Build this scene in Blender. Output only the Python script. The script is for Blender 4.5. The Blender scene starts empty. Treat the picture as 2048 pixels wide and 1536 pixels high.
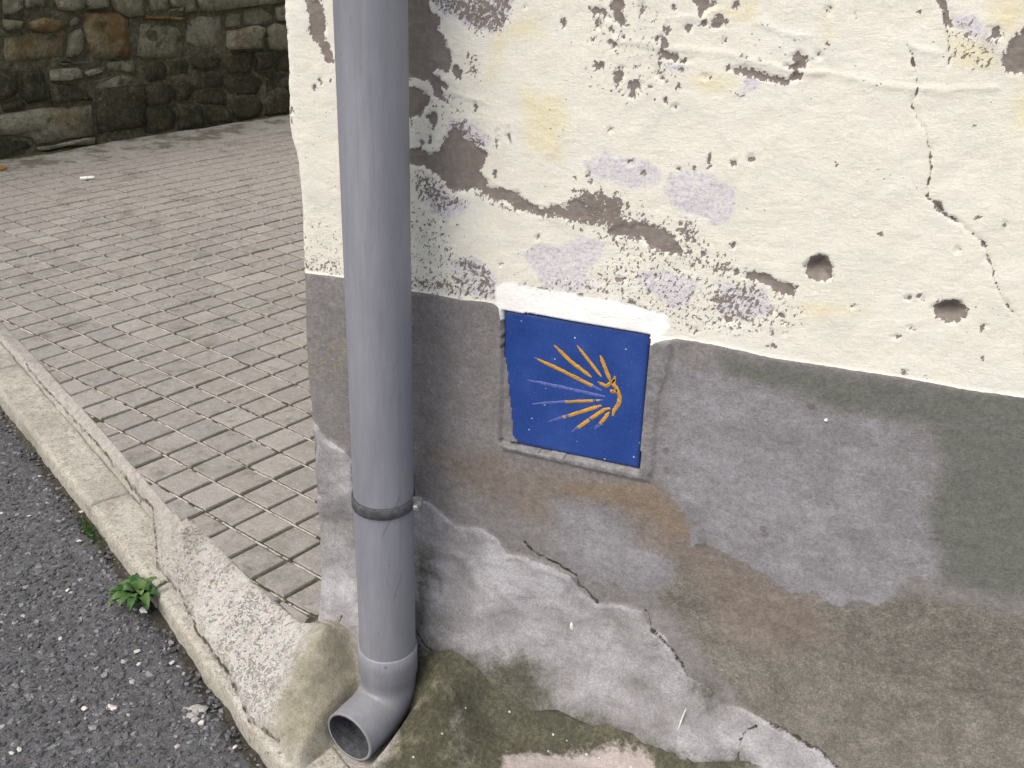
import bpy, bmesh, math, random
import numpy as np
from mathutils import Vector, Matrix

# ------------------------------------------------------------------ measurements (metres)
# x runs along the house front from its corner, y into the house, z up from the pavement at the corner
TR = {
'CAM':{'loc':[0.78126,-1.2342,1.14317],'R':[0.931522,0.362425,0.030241],'U':[-0.186786,0.40542,0.894844],'F':[-0.312053,0.839216,-0.445354],'lens':37.978},
'GN':[[(0.5729,0.3188),(0.6568,0.3016),(0.7156,0.2615),(0.819,0.2647),(0.879,0.3112),(1.0075,0.3121),(1.2366,0.3632),(1.4032,-0.2385),(0.8114,0.0029),(0.7066,0.0442),(0.597,0.1564),(0.5017,0.2401)]],
'PEEL':[[(0.0325,0.9637),(0.0533,0.9652),(0.0591,0.9392),(0.0557,0.9204),(0.0636,0.9065),(0.0677,0.89),(0.0566,0.8901),(0.051,0.9012),(0.0477,0.9093),(0.0406,0.915),(0.0349,0.9228),(0.0342,0.9311),(0.0371,0.9396),(0.0332,0.9556)],[(0.161,0.9788),(0.1996,0.9816),(0.2018,0.9642),(0.2164,0.9556),(0.213,0.9415),(0.2221,0.9323),(0.2233,0.9224),(0.2312,0.9151),(0.229,0.8987),(0.2222,0.8899),(0.213,0.8973),(0.2061,0.8905),(0.213,0.885),(0.2257,0.878),(0.2234,0.8736),(0.2153,0.8749),(0.22,0.8629),(0.2258,0.8603),(0.22,0.8587),(0.206,0.8635),(0.2014,0.8797),(0.1828,0.88),(0.1734,0.8811),(0.1592,0.8798)],[(0.159,0.8714),(0.1874,0.87),(0.199,0.8607),(0.199,0.8544),(0.1871,0.8361),(0.1775,0.833),(0.1584,0.833)],[(0.1942,0.8369),(0.2013,0.843),(0.2095,0.8407),(0.2095,0.8258),(0.2048,0.822),(0.1989,0.831)],[(0.229,0.8987),(0.2381,0.9047),(0.245,0.8962),(0.2417,0.8867),(0.2337,0.8869)],[(0.1576,0.7915),(0.1891,0.7952),(0.2011,0.7901),(0.213,0.7948),(0.2201,0.8098),(0.2295,0.8238),(0.2317,0.8325),(0.2435,0.8211),(0.2552,0.8118),(0.2796,0.8007),(0.2742,0.786),(0.2685,0.7766),(0.2792,0.767),(0.2806,0.7572),(0.298,0.7585),(0.3211,0.7561),(0.3271,0.7492),(0.3421,0.7446),(0.356,0.7389),(0.3651,0.738),(0.3697,0.7353),(0.3519,0.7294),(0.3357,0.7338),(0.3196,0.7315),(0.3124,0.7405),(0.2868,0.7425),(0.2655,0.7519),(0.2442,0.7468),(0.2299,0.7449),(0.2203,0.7571),(0.2058,0.7664),(0.1914,0.7734),(0.1572,0.7714)],[(0.3646,0.7361),(0.3659,0.7451),(0.3749,0.7467),(0.3857,0.7443),(0.3888,0.7535),(0.3975,0.7564),(0.4173,0.7488),(0.4208,0.7362),(0.3973,0.7284),(0.3864,0.7322),(0.3755,0.7341)],[(0.4657,0.7315),(0.4787,0.7403),(0.5012,0.7367),(0.5238,0.7297),(0.5248,0.7195),(0.5353,0.7159),(0.538,0.7059),(0.5124,0.7072),(0.4932,0.7112),(0.4838,0.7202),(0.4668,0.7177)],[(0.4386,0.7204),(0.445,0.7284),(0.4651,0.7383),(0.4699,0.7216),(0.4529,0.7173)],[(0.6135,0.6973),(0.6229,0.7005),(0.6423,0.7003),(0.6515,0.6915),(0.6689,0.6927),(0.6774,0.689),(0.6726,0.6778),(0.6599,0.6773),(0.6461,0.6837),(0.6357,0.6888),(0.6144,0.6905)],[(0.398,0.9821),(0.4124,0.9832),(0.4199,0.9798),(0.4218,0.9734),(0.4178,0.9678),(0.4144,0.9755),(0.4073,0.9736)],[(0.4273,0.9961),(0.4414,0.9971),(0.4409,0.9853),(0.4384,0.9812),(0.4433,0.9737),(0.4461,0.9654),(0.4382,0.9654),(0.4321,0.9702),(0.4262,0.9724),(0.4286,0.9779),(0.4254,0.9829)],[(0.5151,1.0023),(0.5345,1.0037),(0.5381,0.9951),(0.5322,0.9883),(0.5303,0.9805),(0.5263,0.9802),(0.5244,0.9852),(0.5268,0.9879),(0.5222,0.9926)],[(0.5376,1.0001),(0.5444,0.9993),(0.5469,0.9945),(0.5398,0.9927)],[(0.5613,0.9918),(0.563,0.9994),(0.5681,1.001),(0.5694,0.9961)],[(0.5113,0.9687),(0.5147,0.9728),(0.5211,0.9714),(0.5209,0.9668),(0.5169,0.965),(0.5127,0.9662)],[(0.5293,0.9744),(0.5319,0.9783),(0.5373,0.9759),(0.5367,0.972),(0.5328,0.9706)],[(0.5405,0.98),(0.5486,0.9864),(0.5533,0.9861),(0.5551,0.9824),(0.5599,0.9809),(0.5594,0.9745),(0.5525,0.9758),(0.545,0.9707),(0.54,0.9729),(0.5436,0.9764)],[(0.4932,0.9737),(0.4958,0.9661),(0.4947,0.9582),(0.4911,0.9592),(0.4916,0.9684)],[(0.4801,0.9569),(0.4843,0.9573),(0.4835,0.9513),(0.4798,0.9529)],[(0.4871,0.9575),(0.494,0.9581),(0.4938,0.9528),(0.4972,0.9471),(0.4925,0.9448),(0.4874,0.947)],[(0.4911,0.9446),(0.4928,0.9415),(0.5042,0.9405),(0.5103,0.935),(0.5227,0.9361),(0.5149,0.9308),(0.5008,0.9322),(0.4907,0.9339),(0.4878,0.9202),(0.4883,0.9148),(0.4833,0.9143),(0.4857,0.9268),(0.4866,0.9402)],[(0.5629,0.9332),(0.5686,0.9311),(0.5845,0.9339),(0.6122,0.9267),(0.6229,0.9264),(0.6311,0.9246),(0.6365,0.9329),(0.6414,0.9346),(0.6469,0.9326),(0.6464,0.9273),(0.6318,0.9194),(0.6131,0.9202),(0.5899,0.9232),(0.5736,0.9236),(0.5744,0.9283),(0.5635,0.9286)],[(0.6328,0.9493),(0.6386,0.9537),(0.6454,0.9517),(0.6502,0.9457),(0.6464,0.9364),(0.6376,0.9343),(0.6265,0.9384),(0.6353,0.9405),(0.641,0.9462),(0.6346,0.9456)],[(0.4106,0.924),(0.421,0.9235),(0.4264,0.9199),(0.4186,0.9151),(0.4152,0.9106),(0.4125,0.9186)],[(0.435,0.9125),(0.4417,0.92),(0.4462,0.919),(0.447,0.9081),(0.4405,0.8978),(0.4372,0.903)],[(0.4518,0.9031),(0.4601,0.908),(0.4684,0.9047),(0.4686,0.8937),(0.4624,0.8986),(0.4618,0.8881),(0.4538,0.8873),(0.4559,0.8979)],[(0.8704,1.0017),(0.8547,0.9952),(0.8453,0.9857),(0.8407,0.9674),(0.8471,0.9499),(0.8641,0.9534),(0.8803,0.9585)],[(0.7651,1.0218),(0.7789,1.0227),(0.7806,1.0053),(0.7843,1.0002),(0.7869,0.9915),(0.7801,0.9946),(0.7768,1.0068)],[(0.824,0.9928),(0.8313,0.9951),(0.8373,0.9868),(0.8328,0.9802),(0.8247,0.9857)],[(0.8058,0.8119),(0.8115,0.8116),(0.8196,0.7994),(0.8161,0.7979),(0.8076,0.8029)],[(0.8257,0.7972),(0.8346,0.7902),(0.8265,0.7932)],[(0.8603,0.7743),(0.8656,0.771),(0.8656,0.7668)]],
'HOLE':[[(0.6796,0.7155),(0.6837,0.7259),(0.6941,0.7328),(0.7029,0.7333),(0.7121,0.7208),(0.7118,0.7128),(0.7144,0.7062),(0.7084,0.7035),(0.6974,0.7007),(0.6825,0.7071)],[(0.8277,0.6906),(0.835,0.7005),(0.8464,0.7043),(0.8559,0.7025),(0.865,0.6946),(0.8611,0.6843),(0.8536,0.6759),(0.8431,0.6749),(0.8309,0.6823)]],
'LILAC':[[(0.3994,0.8119),(0.4066,0.8069),(0.4268,0.8144),(0.4294,0.8246),(0.4387,0.8142),(0.4471,0.8152),(0.4604,0.8169),(0.4907,0.8141),(0.4998,0.8054),(0.4979,0.7903),(0.4718,0.7818),(0.4477,0.7854),(0.4303,0.7881),(0.4109,0.794)],[(0.5115,0.8036),(0.5354,0.8099),(0.5596,0.8098),(0.5731,0.8035),(0.5898,0.7976),(0.5931,0.7702),(0.5868,0.756),(0.5696,0.7502),(0.5605,0.7589),(0.5339,0.7618),(0.5185,0.7664),(0.5054,0.7813)],[(0.3538,0.6933),(0.3813,0.6921),(0.4073,0.7122),(0.4379,0.7062),(0.4355,0.6897),(0.4142,0.659),(0.433,0.6474),(0.3936,0.6351),(0.3564,0.6344)],[(0.4839,0.6796),(0.5144,0.6863),(0.5582,0.674),(0.5527,0.6462),(0.5297,0.6348),(0.509,0.6513),(0.4855,0.66)],[(0.5829,0.6782),(0.6382,0.6823),(0.6517,0.6548),(0.6212,0.6368),(0.587,0.6432)],[(0.3325,0.6739),(0.3515,0.6937),(0.3873,0.6923),(0.3896,0.6507),(0.352,0.6488)],[(0.1945,0.7472),(0.2269,0.742),(0.2562,0.7281),(0.2241,0.7026),(0.2017,0.7134)],[(0.2288,0.6532),(0.2689,0.6625),(0.2929,0.6418),(0.2952,0.6086),(0.2685,0.6024),(0.2395,0.633)],[(0.1996,0.9816),(0.3066,0.9891),(0.3053,0.9644),(0.2864,0.9436),(0.2466,0.9501),(0.2153,0.9613)],[(0.2248,0.8147),(0.2294,0.8386),(0.2502,0.8388),(0.2826,0.8213),(0.2784,0.8038)],[(0.4909,0.9326),(0.5108,0.9304),(0.521,0.926),(0.5145,0.9214),(0.4915,0.9259)],[(0.5861,0.9215),(0.608,0.9184),(0.5904,0.9087),(0.582,0.8998)],[(0.783,1.0019),(0.8067,1.0055),(0.8403,0.9692),(0.8367,0.9617),(0.7955,0.9922)]],
'YEL':[[(-0.0053,0.4931),(0.0252,0.4989),(0.0683,0.5039),(0.0663,0.4587),(0.021,0.423),(-0.0052,0.4409)],[(0.3117,0.9649),(0.3414,0.9653),(0.3466,0.9447),(0.3061,0.9394),(0.2832,0.8917),(0.2766,0.8911),(0.2842,0.9434)],[(0.3187,0.8871),(0.3732,0.8806),(0.3854,0.8537),(0.3772,0.8052),(0.3328,0.8061)],[(0.6767,0.6729),(0.7321,0.6772),(0.7623,0.67),(0.7318,0.659),(0.6907,0.657)],[(0.5199,0.9147),(0.5501,0.9236),(0.5731,0.9198),(0.5728,0.9058),(0.549,0.8973)],[(0.8555,0.9471),(0.8653,0.948),(0.8858,0.8966),(0.8658,0.9)],[(0.8146,1.0252),(0.856,1.0282),(0.8547,0.9952),(0.8406,0.9835),(0.8238,0.998)],[(0.6599,0.9998),(0.6654,1.0002),(0.6688,0.9671),(0.6641,0.9667)],[(0.5367,0.9962),(0.5862,1.0036),(0.5889,0.9825),(0.5588,0.9789),(0.5394,0.9837)],[(0.7865,0.9843),(0.8292,0.9808),(0.8397,0.9637),(0.8335,0.9523),(0.7982,0.9526)]],
'RIDGE':[[(0.4336,0.9497),(0.4724,0.9483),(0.4925,0.9448),(0.5147,0.946),(0.5424,0.9458),(0.5697,0.9443),(0.6107,0.9383),(0.6377,0.933),(0.6687,0.9346)],[(0.6583,0.9358),(0.7066,0.9327),(0.745,0.927),(0.7904,0.9287),(0.8421,0.9366)],[(0.503,0.9797),(0.5194,0.9809),(0.5399,0.9799),(0.559,0.9776)],[(0.5915,0.9827),(0.6123,0.9743),(0.6258,0.971),(0.6477,0.9709)],[(0.746,0.9719),(0.7612,0.968),(0.7759,0.9662)],[(0.2246,0.8716),(0.2522,0.8662),(0.2704,0.8639)]],
'CRACK':[[(0.746,0.9719),(0.7555,0.9598),(0.7605,0.9473),(0.7667,0.9291),(0.7626,0.9116),(0.7731,0.8954),(0.7821,0.8867),(0.7901,0.8641),(0.7949,0.8488),(0.7947,0.8307),(0.7977,0.8148),(0.8089,0.8061),(0.8178,0.7991),(0.8322,0.793),(0.8536,0.7796),(0.8647,0.7708),(0.8736,0.7555)],[(0.8619,0.774),(0.873,0.756),(0.8856,0.7314),(0.8908,0.7205),(0.9029,0.7056),(0.9214,0.6884)],[(0.7768,1.0068),(0.7845,0.986),(0.7887,0.9737),(0.7922,0.9558)],[(0.3495,0.2382),(0.3662,0.2247),(0.3953,0.2184),(0.431,0.2032),(0.4383,0.187),(0.468,0.1685)],[(0.5386,0.1736),(0.5504,0.1491),(0.5772,0.1296),(0.5953,0.1078),(0.6105,0.0854)],[(0.6968,0.0131),(0.7017,0.0016),(0.6986,-0.0156)],[(0.4258,-0.0211),(0.4525,-0.0231),(0.4763,-0.0293),(0.5357,-0.0376),(0.5863,-0.0383),(0.6331,-0.0399),(0.6997,-0.0218)],[(0.6988,0.0136),(0.7051,0.0287),(0.7172,0.044)],[(0.7331,0.054),(0.7728,0.0406),(0.8056,0.0319),(0.8375,0.0115)],[(0.1878,0.0339),(0.2034,0.0207),(0.2264,0.0062)],[(0.0361,0.0066),(0.0503,0.014),(0.0564,0.0297)]],
'DADO':[[(-0.035,0.5939),(0.0002,0.5959),(0.0301,0.5986),(0.0699,0.6007),(0.1243,0.6017),(0.1736,0.5984),(0.2072,0.5998),(0.2455,0.5985),(0.273,0.6012),(0.2924,0.6017),(0.2997,0.5959),(0.303,0.5792),(0.4082,0.563),(0.506,0.5749),(0.5067,0.5813),(0.5146,0.5884),(0.5258,0.5933),(0.5427,0.5979),(0.5956,0.5985),(0.6625,0.5946),(0.7532,0.5975),(0.8116,0.5995),(0.8821,0.5979),(0.943,0.6006),(1.1187,0.6048),(1.436,-0.5654),(-0.2747,-1.8598)]],
'WHITE':[[(0.2959,0.6244),(0.3106,0.6325),(0.3491,0.6334),(0.3892,0.6324),(0.4328,0.6322),(0.4758,0.6308),(0.5245,0.6263),(0.529,0.6117),(0.511,0.5909),(0.5057,0.5962),(0.5065,0.5873),(0.3027,0.5863),(0.3012,0.5988),(0.2965,0.6014)]],
'LG':[[(0.5373,0.5633),(0.5786,0.5582),(0.6541,0.5524),(0.7157,0.547),(0.7517,0.5363),(0.7964,0.5384),(0.8401,0.5404),(0.8728,0.4952),(0.8677,0.4533),(0.8621,0.424),(0.8939,0.3757),(0.9004,0.3426),(0.8687,0.3272),(0.8539,0.2924),(0.8401,0.2758),(0.8063,0.2747),(0.7966,0.2591),(0.7843,0.2584),(0.7573,0.2721),(0.7259,0.2626),(0.7034,0.278),(0.6685,0.2897),(0.6473,0.293),(0.6307,0.3009),(0.6087,0.3103),(0.5914,0.2992),(0.585,0.3349),(0.5522,0.3722),(0.5404,0.3843),(0.5309,0.4296),(0.5348,0.4711),(0.537,0.5278)],[(0.3936,0.3139),(0.4686,0.3302),(0.5028,0.3121),(0.5111,0.2834),(0.5625,0.2702),(0.5794,0.2472),(0.5393,0.1993),(0.4779,0.2026),(0.4142,0.2202),(0.4053,0.268)]],
'BR':[[(0.2335,0.3428),(0.351,0.3646),(0.5172,0.3826),(0.5523,0.3752),(0.5841,0.3407),(0.5931,0.3097),(0.635,0.291),(0.672,0.2882),(0.7045,0.2706),(0.6805,0.2216),(0.6547,0.2206),(0.6234,0.2428),(0.578,0.2608),(0.5122,0.2698),(0.4999,0.3113),(0.4686,0.3302),(0.4024,0.3231),(0.3794,0.2857),(0.3482,0.2738),(0.2989,0.3103)],[(0.5921,0.2649),(0.7045,0.2706),(0.7605,0.2604),(0.7955,0.2092),(0.7213,0.1501),(0.6503,0.1623)],[(0.1838,0.3448),(0.3191,0.3839),(0.3464,0.3225),(0.3091,0.2918),(0.2337,0.3114)]],
'OR':[[(0.509,0.3773),(0.5371,0.3844),(0.5804,0.3497),(0.5872,0.3114),(0.5592,0.3037),(0.5215,0.334),(0.4382,0.3358),(0.3767,0.3439)]],
'GR':[[(0.8496,0.5477),(1.024,0.5942),(1.0724,0.399),(0.9819,0.3289),(0.9042,0.3348),(0.8875,0.3739),(0.8664,0.4251),(0.8749,0.4958)],[(0.597,0.5885),(0.754,0.5914),(1.02,0.6103),(1.0303,0.5687),(0.8515,0.5377),(0.7403,0.5364),(0.6541,0.5524),(0.6004,0.56)]],
'SK':[[(0.0045,0.2292),(0.173,0.2726),(0.2002,0.2669),(0.2239,0.2513),(0.2442,0.2384),(0.2841,0.2438),(0.3074,0.2337),(0.3244,0.2128),(0.3569,0.2147),(0.3893,0.2094),(0.4248,0.2014),(0.4387,0.1797),(0.4683,0.165),(0.5048,0.1741),(0.5327,0.1718),(0.5438,0.1541),(0.573,0.1386),(0.5919,0.1101),(0.6105,0.0854),(0.645,0.076),(0.666,0.0559),(0.6885,0.0268),(0.7003,0.0012),(0.6997,-0.0218),(0.6334,-0.0414),(0.5866,-0.0399),(0.5359,-0.0392),(0.4766,-0.0309),(0.426,-0.0227),(0.3621,-0.0471),(0.2781,-0.2675),(-0.0013,-0.3864)],[(0.0004,0.3643),(0.0171,0.3543),(0.0301,0.3364),(0.0605,0.3226),(0.0735,0.3046),(0.0969,-0.0803),(0.0477,-0.0978),(0.0243,0.0385),(0.0143,0.1428),(0.0102,0.1973),(0.0148,0.2358),(0.006,0.281),(0.0125,0.3218)],[(0.668,0.0565),(0.6911,0.0604),(0.7331,0.054),(0.7728,0.0406),(0.8056,0.0319),(0.8375,0.0115),(0.8756,-0.0278),(0.7152,-0.0816),(0.7007,-0.0151),(0.6937,0.0087)]],
'MO':[[(0.1779,0.0241),(0.2263,0.0413),(0.263,0.0272),(0.3149,0.0282),(0.3626,0.0559),(0.3984,0.0354),(0.4144,-0.011),(0.5038,-0.0176),(0.6002,-0.0274),(0.7189,-0.0123),(0.7301,-0.0762),(0.1635,-0.3163)],[(0.6139,0.0831),(0.6507,0.0777),(0.666,0.0559),(0.6407,0.0647)],[(0.172,0.1734),(0.2034,0.1746),(0.2081,0.0467),(0.1808,0.032)]],
'BD':[[(0.5062,0.5944),(0.5258,0.5933),(0.5354,0.5931),(0.5349,0.5525),(0.5253,0.5147),(0.5261,0.4633),(0.5282,0.4104),(0.525,0.3847),(0.3151,0.3854),(0.3102,0.3979),(0.5101,0.3966)]],
'SPECK':[[0.62,[(0.1996,0.9816),(0.3066,0.9891),(0.3053,0.9644),(0.2971,0.9483),(0.2864,0.9436),(0.2732,0.9464),(0.2622,0.9435),(0.2466,0.9521),(0.2287,0.9604),(0.2153,0.9633)]],[0.6,[(0.2492,0.9187),(0.266,0.9162),(0.2665,0.8881),(0.2518,0.8928)]],[0.6,[(0.2201,0.8098),(0.2294,0.8365),(0.2479,0.8364),(0.2666,0.8195),(0.2793,0.8167),(0.2796,0.8007),(0.2552,0.8096),(0.2318,0.824)]],[0.58,[(0.2631,0.7516),(0.2867,0.7437),(0.3196,0.7315),(0.3199,0.7248),(0.2869,0.737),(0.2632,0.7449)]],[0.8,[(0.3517,0.7396),(0.3857,0.7443),(0.3869,0.755),(0.4023,0.764),(0.3932,0.7696),(0.4055,0.7696),(0.4213,0.7683),(0.4295,0.7745),(0.4353,0.7668),(0.4539,0.771),(0.4565,0.7594),(0.4577,0.7442),(0.4784,0.7437),(0.5095,0.7379),(0.5254,0.73),(0.538,0.7059),(0.5211,0.705),(0.5042,0.7041),(0.4858,0.7171),(0.453,0.7156),(0.4386,0.7204),(0.4416,0.7279),(0.4063,0.728),(0.3883,0.7307),(0.3522,0.729)]],[0.58,[(0.5254,0.7471),(0.5346,0.7552),(0.5481,0.7521),(0.5476,0.7418),(0.558,0.7366),(0.5512,0.7236),(0.551,0.7097),(0.5698,0.7058),(0.5956,0.7099),(0.5989,0.6966),(0.5902,0.6865),(0.5746,0.6926),(0.5475,0.6952),(0.5381,0.7042),(0.5353,0.7159),(0.5271,0.7302)]],[0.53,[(0.5736,0.6713),(0.6026,0.6798),(0.6144,0.6905),(0.6382,0.6823),(0.6401,0.6438),(0.6316,0.6333),(0.6053,0.6303),(0.5884,0.6308),(0.576,0.6503)]],[0.5,[(0.4739,0.7567),(0.4835,0.7632),(0.4949,0.7495),(0.4853,0.743),(0.4783,0.7454)]],[0.48,[(0.513,0.7538),(0.5213,0.755),(0.5195,0.7394),(0.5125,0.7418)]],[0.47,[(0.3866,0.7286),(0.4389,0.717),(0.4918,0.7075),(0.5131,0.7002),(0.5471,0.6987),(0.5479,0.6918),(0.4968,0.6906),(0.4615,0.6956),(0.4249,0.7149),(0.3906,0.7204)]],[0.37,[(0.4106,0.6584),(0.4273,0.6794),(0.4782,0.7053),(0.5305,0.696),(0.5819,0.6868),(0.6414,0.6706),(0.6791,0.6331),(0.6241,0.6137),(0.5394,0.607),(0.4659,0.6401),(0.4123,0.6308),(0.3566,0.6306),(0.3557,0.6493)]],[0.53,[(0.1738,0.7651),(0.1916,0.7688),(0.2034,0.7648),(0.2166,0.757),(0.2269,0.7433),(0.2415,0.7371),(0.259,0.7354),(0.2475,0.7241),(0.2284,0.7214),(0.2166,0.7071),(0.1943,0.7264),(0.1794,0.7271)]],[0.37,[(0.1688,0.7299),(0.2166,0.7071),(0.2392,0.6621),(0.2289,0.6313),(0.1672,0.6136)]],[0.58,[(0.2318,0.6493),(0.2482,0.6592),(0.269,0.6582),(0.2839,0.6476),(0.293,0.6375),(0.2952,0.6086),(0.267,0.6022),(0.2665,0.6331),(0.2484,0.6404)]],[0.5,[(0.1673,0.6166),(0.2091,0.628),(0.2424,0.6394),(0.2665,0.6331),(0.267,0.6022),(0.2458,0.6),(0.167,0.5984)]],[0.6,[(0.31,0.6331),(0.3425,0.6371),(0.3683,0.6358),(0.3672,0.6284),(0.3283,0.6304)]],[0.53,[(0.5776,0.902),(0.5859,0.9122),(0.5901,0.9006),(0.5866,0.8962)]],[0.58,[(0.4013,0.9531),(0.4145,0.9528),(0.4136,0.9447),(0.4034,0.9438)]],[0.53,[(0.7834,1.0002),(0.7917,1.0026),(0.7948,0.9957),(0.8071,1.0038),(0.8072,0.9949),(0.7955,0.9922)]],[0.42,[(0.7858,0.9879),(0.8041,0.9929),(0.8292,0.9808),(0.8414,0.9639),(0.8352,0.9524),(0.7982,0.9526),(0.789,0.9719)]],[0.47,[(0.0012,0.6181),(0.0673,0.6286),(0.0661,0.6018),(-0.0002,0.5968)]],[0.34,[(0.4509,0.7432),(0.5247,0.7538),(0.612,0.7091),(0.6884,0.6788),(0.6869,0.6346),(0.6241,0.6137),(0.5819,0.6868),(0.5137,0.6933),(0.4535,0.7086)]],[0.33,[(0.1686,0.8765),(0.2292,0.8742),(0.2802,0.8253),(0.2854,0.8003),(0.2294,0.8365),(0.1674,0.7948)]],[0.3,[(0.3946,0.9898),(0.4821,0.9961),(0.5188,0.9069),(0.4493,0.8791),(0.4006,0.8952)]],[0.3,[(-0.0093,0.6782),(0.0669,0.6891),(0.0661,0.6018),(-0.0023,0.5904)]]],
'SPOT':[(0.3958,0.7845,0.0017,0.0017),(0.5222,0.8115,0.0019,0.0019),(0.5391,0.8136,0.0015,0.002),(0.5562,0.8254,0.0016,0.0048),(0.5832,0.8256,0.0022,0.0028),(0.6036,0.8316,0.0021,0.0031),(0.595,0.7286,0.0022,0.0024),(0.5623,0.7132,0.0026,0.0028),(0.603,0.6964,0.0023,0.0024),(0.4151,0.7828,0.0017,0.0023),(0.4111,0.7907,0.0014,0.002),(0.4616,0.8129,0.0023,0.0016),(0.4802,0.8012,0.0017,0.002),(0.4624,0.6624,0.0043,0.0022),(0.5812,0.6566,0.0041,0.0024),(0.6006,0.6348,0.009,0.0043),(0.5632,0.6115,0.0022,0.004),(0.6517,0.6548,0.0025,0.0024),(0.6636,0.6508,0.0019,0.002),(0.6656,0.6423,0.0019,0.0017),(0.6555,0.6269,0.0016,0.0025),(0.6563,0.609,0.0032,0.0017),(0.4629,0.6788,0.0017,0.0018),(0.4967,0.6718,0.0016,0.0018),(0.5085,0.6755,0.0021,0.0016),(0.4113,0.6325,0.0036,0.003),(0.364,0.6319,0.0056,0.0026),(0.4788,0.635,0.0061,0.0036),(0.4659,0.6401,0.0018,0.0029),(0.4636,0.757,0.0014,0.0034),(0.4441,0.6438,0.0025,0.0021),(0.4845,0.6304,0.0104,0.0015),(0.3511,0.7019,0.0013,0.0019),(0.2426,0.7025,0.0013,0.0012),(0.302,0.657,0.0015,0.0014),(0.2889,0.7758,0.0016,0.0029),(0.2792,0.6279,0.0029,0.0021),(0.2548,0.6075,0.0024,0.0018),(0.2428,0.6039,0.0018,0.0024),(0.4972,0.9895,0.0019,0.0021),(0.4614,0.9849,0.002,0.0039),(0.4147,0.9615,0.0023,0.0024),(0.4285,0.9606,0.0023,0.003),(0.4434,0.9539,0.002,0.0021),(0.4273,0.9478,0.0031,0.0024),(0.4326,0.9436,0.0024,0.0024),(0.5584,0.9576,0.0017,0.0029),(0.5099,0.904,0.0014,0.0027),(0.4851,0.887,0.0016,0.0016),(0.4979,0.8884,0.0014,0.0012),(0.5108,0.8814,0.0015,0.0015),(0.4589,0.9222,0.001,0.0013),(0.4913,0.9124,0.0019,0.0013),(0.5811,0.9447,0.0015,0.001),(0.5988,0.9424,0.0012,0.0009),(0.6612,0.9537,0.0013,0.0015),(0.5129,0.9232,0.0013,0.0016),(0.5427,0.9187,0.0024,0.0008),(0.4789,0.9002,0.0012,0.0012),(0.4091,0.9684,0.0013,0.0024),(0.4593,0.9175,0.0007,0.0011),(0.8137,0.6994,0.0036,0.0026),(0.8003,0.6962,0.0018,0.0014),(0.883,0.677,0.0026,0.0033),(0.8102,0.6599,0.0018,0.0012),(0.7965,0.6483,0.0026,0.0014),(0.8124,0.6054,0.0027,0.0029),(0.7565,0.7668,0.0013,0.0015),(0.8528,0.8002,0.0017,0.0014),(0.8801,0.7969,0.0013,0.0019),(0.7419,0.6767,0.0019,0.0014),(0.6514,0.6546,0.0024,0.0025),(0.6628,0.652,0.0022,0.0022),(0.6659,0.6423,0.002,0.0022),(0.6553,0.6263,0.0015,0.0033),(0.6706,0.6273,0.0015,0.0018),(0.6569,0.6085,0.0023,0.0019),(0.8403,0.7608,0.001,0.0011),(0.8358,0.6037,0.0013,0.0011),(0.89,0.6402,0.0013,0.0012),(0.2626,0.8558,0.0015,0.0029),(0.2914,0.816,0.0016,0.0059),(0.3075,0.8253,0.0011,0.0029),(0.2894,0.776,0.0021,0.003),(0.3707,0.9647,0.0013,0.003),(0.3219,0.9761,0.0011,0.0009),(0.4347,0.847,0.0021,0.002),(0.3508,0.7012,0.0014,0.0018),(0.0062,0.8232,0.0026,0.0029),(0.0053,0.8096,0.0021,0.0021),(-0.0027,0.9039,0.0018,0.0021),(0.0,0.8709,0.0026,0.0031),(0.0466,0.8667,0.0015,0.002),(0.0385,0.8562,0.0012,0.0017),(0.0616,0.8671,0.0015,0.0022),(0.0012,0.9221,0.0025,0.003),(0.22,0.8482,0.0014,0.0012),(0.1892,0.804,0.0022,0.0031),(0.2012,0.8065,0.0019,0.0035),(0.6639,0.9983,0.0011,0.0018),(0.6667,0.966,0.0011,0.0015),(0.6922,0.994,0.0013,0.0022),(0.7522,1.004,0.0014,0.0018),(0.8286,0.8958,0.001,0.0011),(0.6978,0.8391,0.0012,0.0012),(0.853,0.8001,0.0018,0.0012),(0.8803,0.7969,0.0013,0.0012)],
'EDGE':[(-0.0058,0.961),(-0.0058,0.881),(-0.01,0.803),(-0.0055,0.78),(0.0007,0.757),(0.0026,0.716),(0.0034,0.681),(0.0003,0.597),(0.0008,0.555),(-0.0029,0.484),(-0.0024,0.41),(0.0003,0.343),(0.001,0.282),(-0.0001,0.218),(0.0036,0.124),(0.0056,0.025)],
'TILE':{'c':(0.4071,0.4949),'rot':0.0133},
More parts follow.
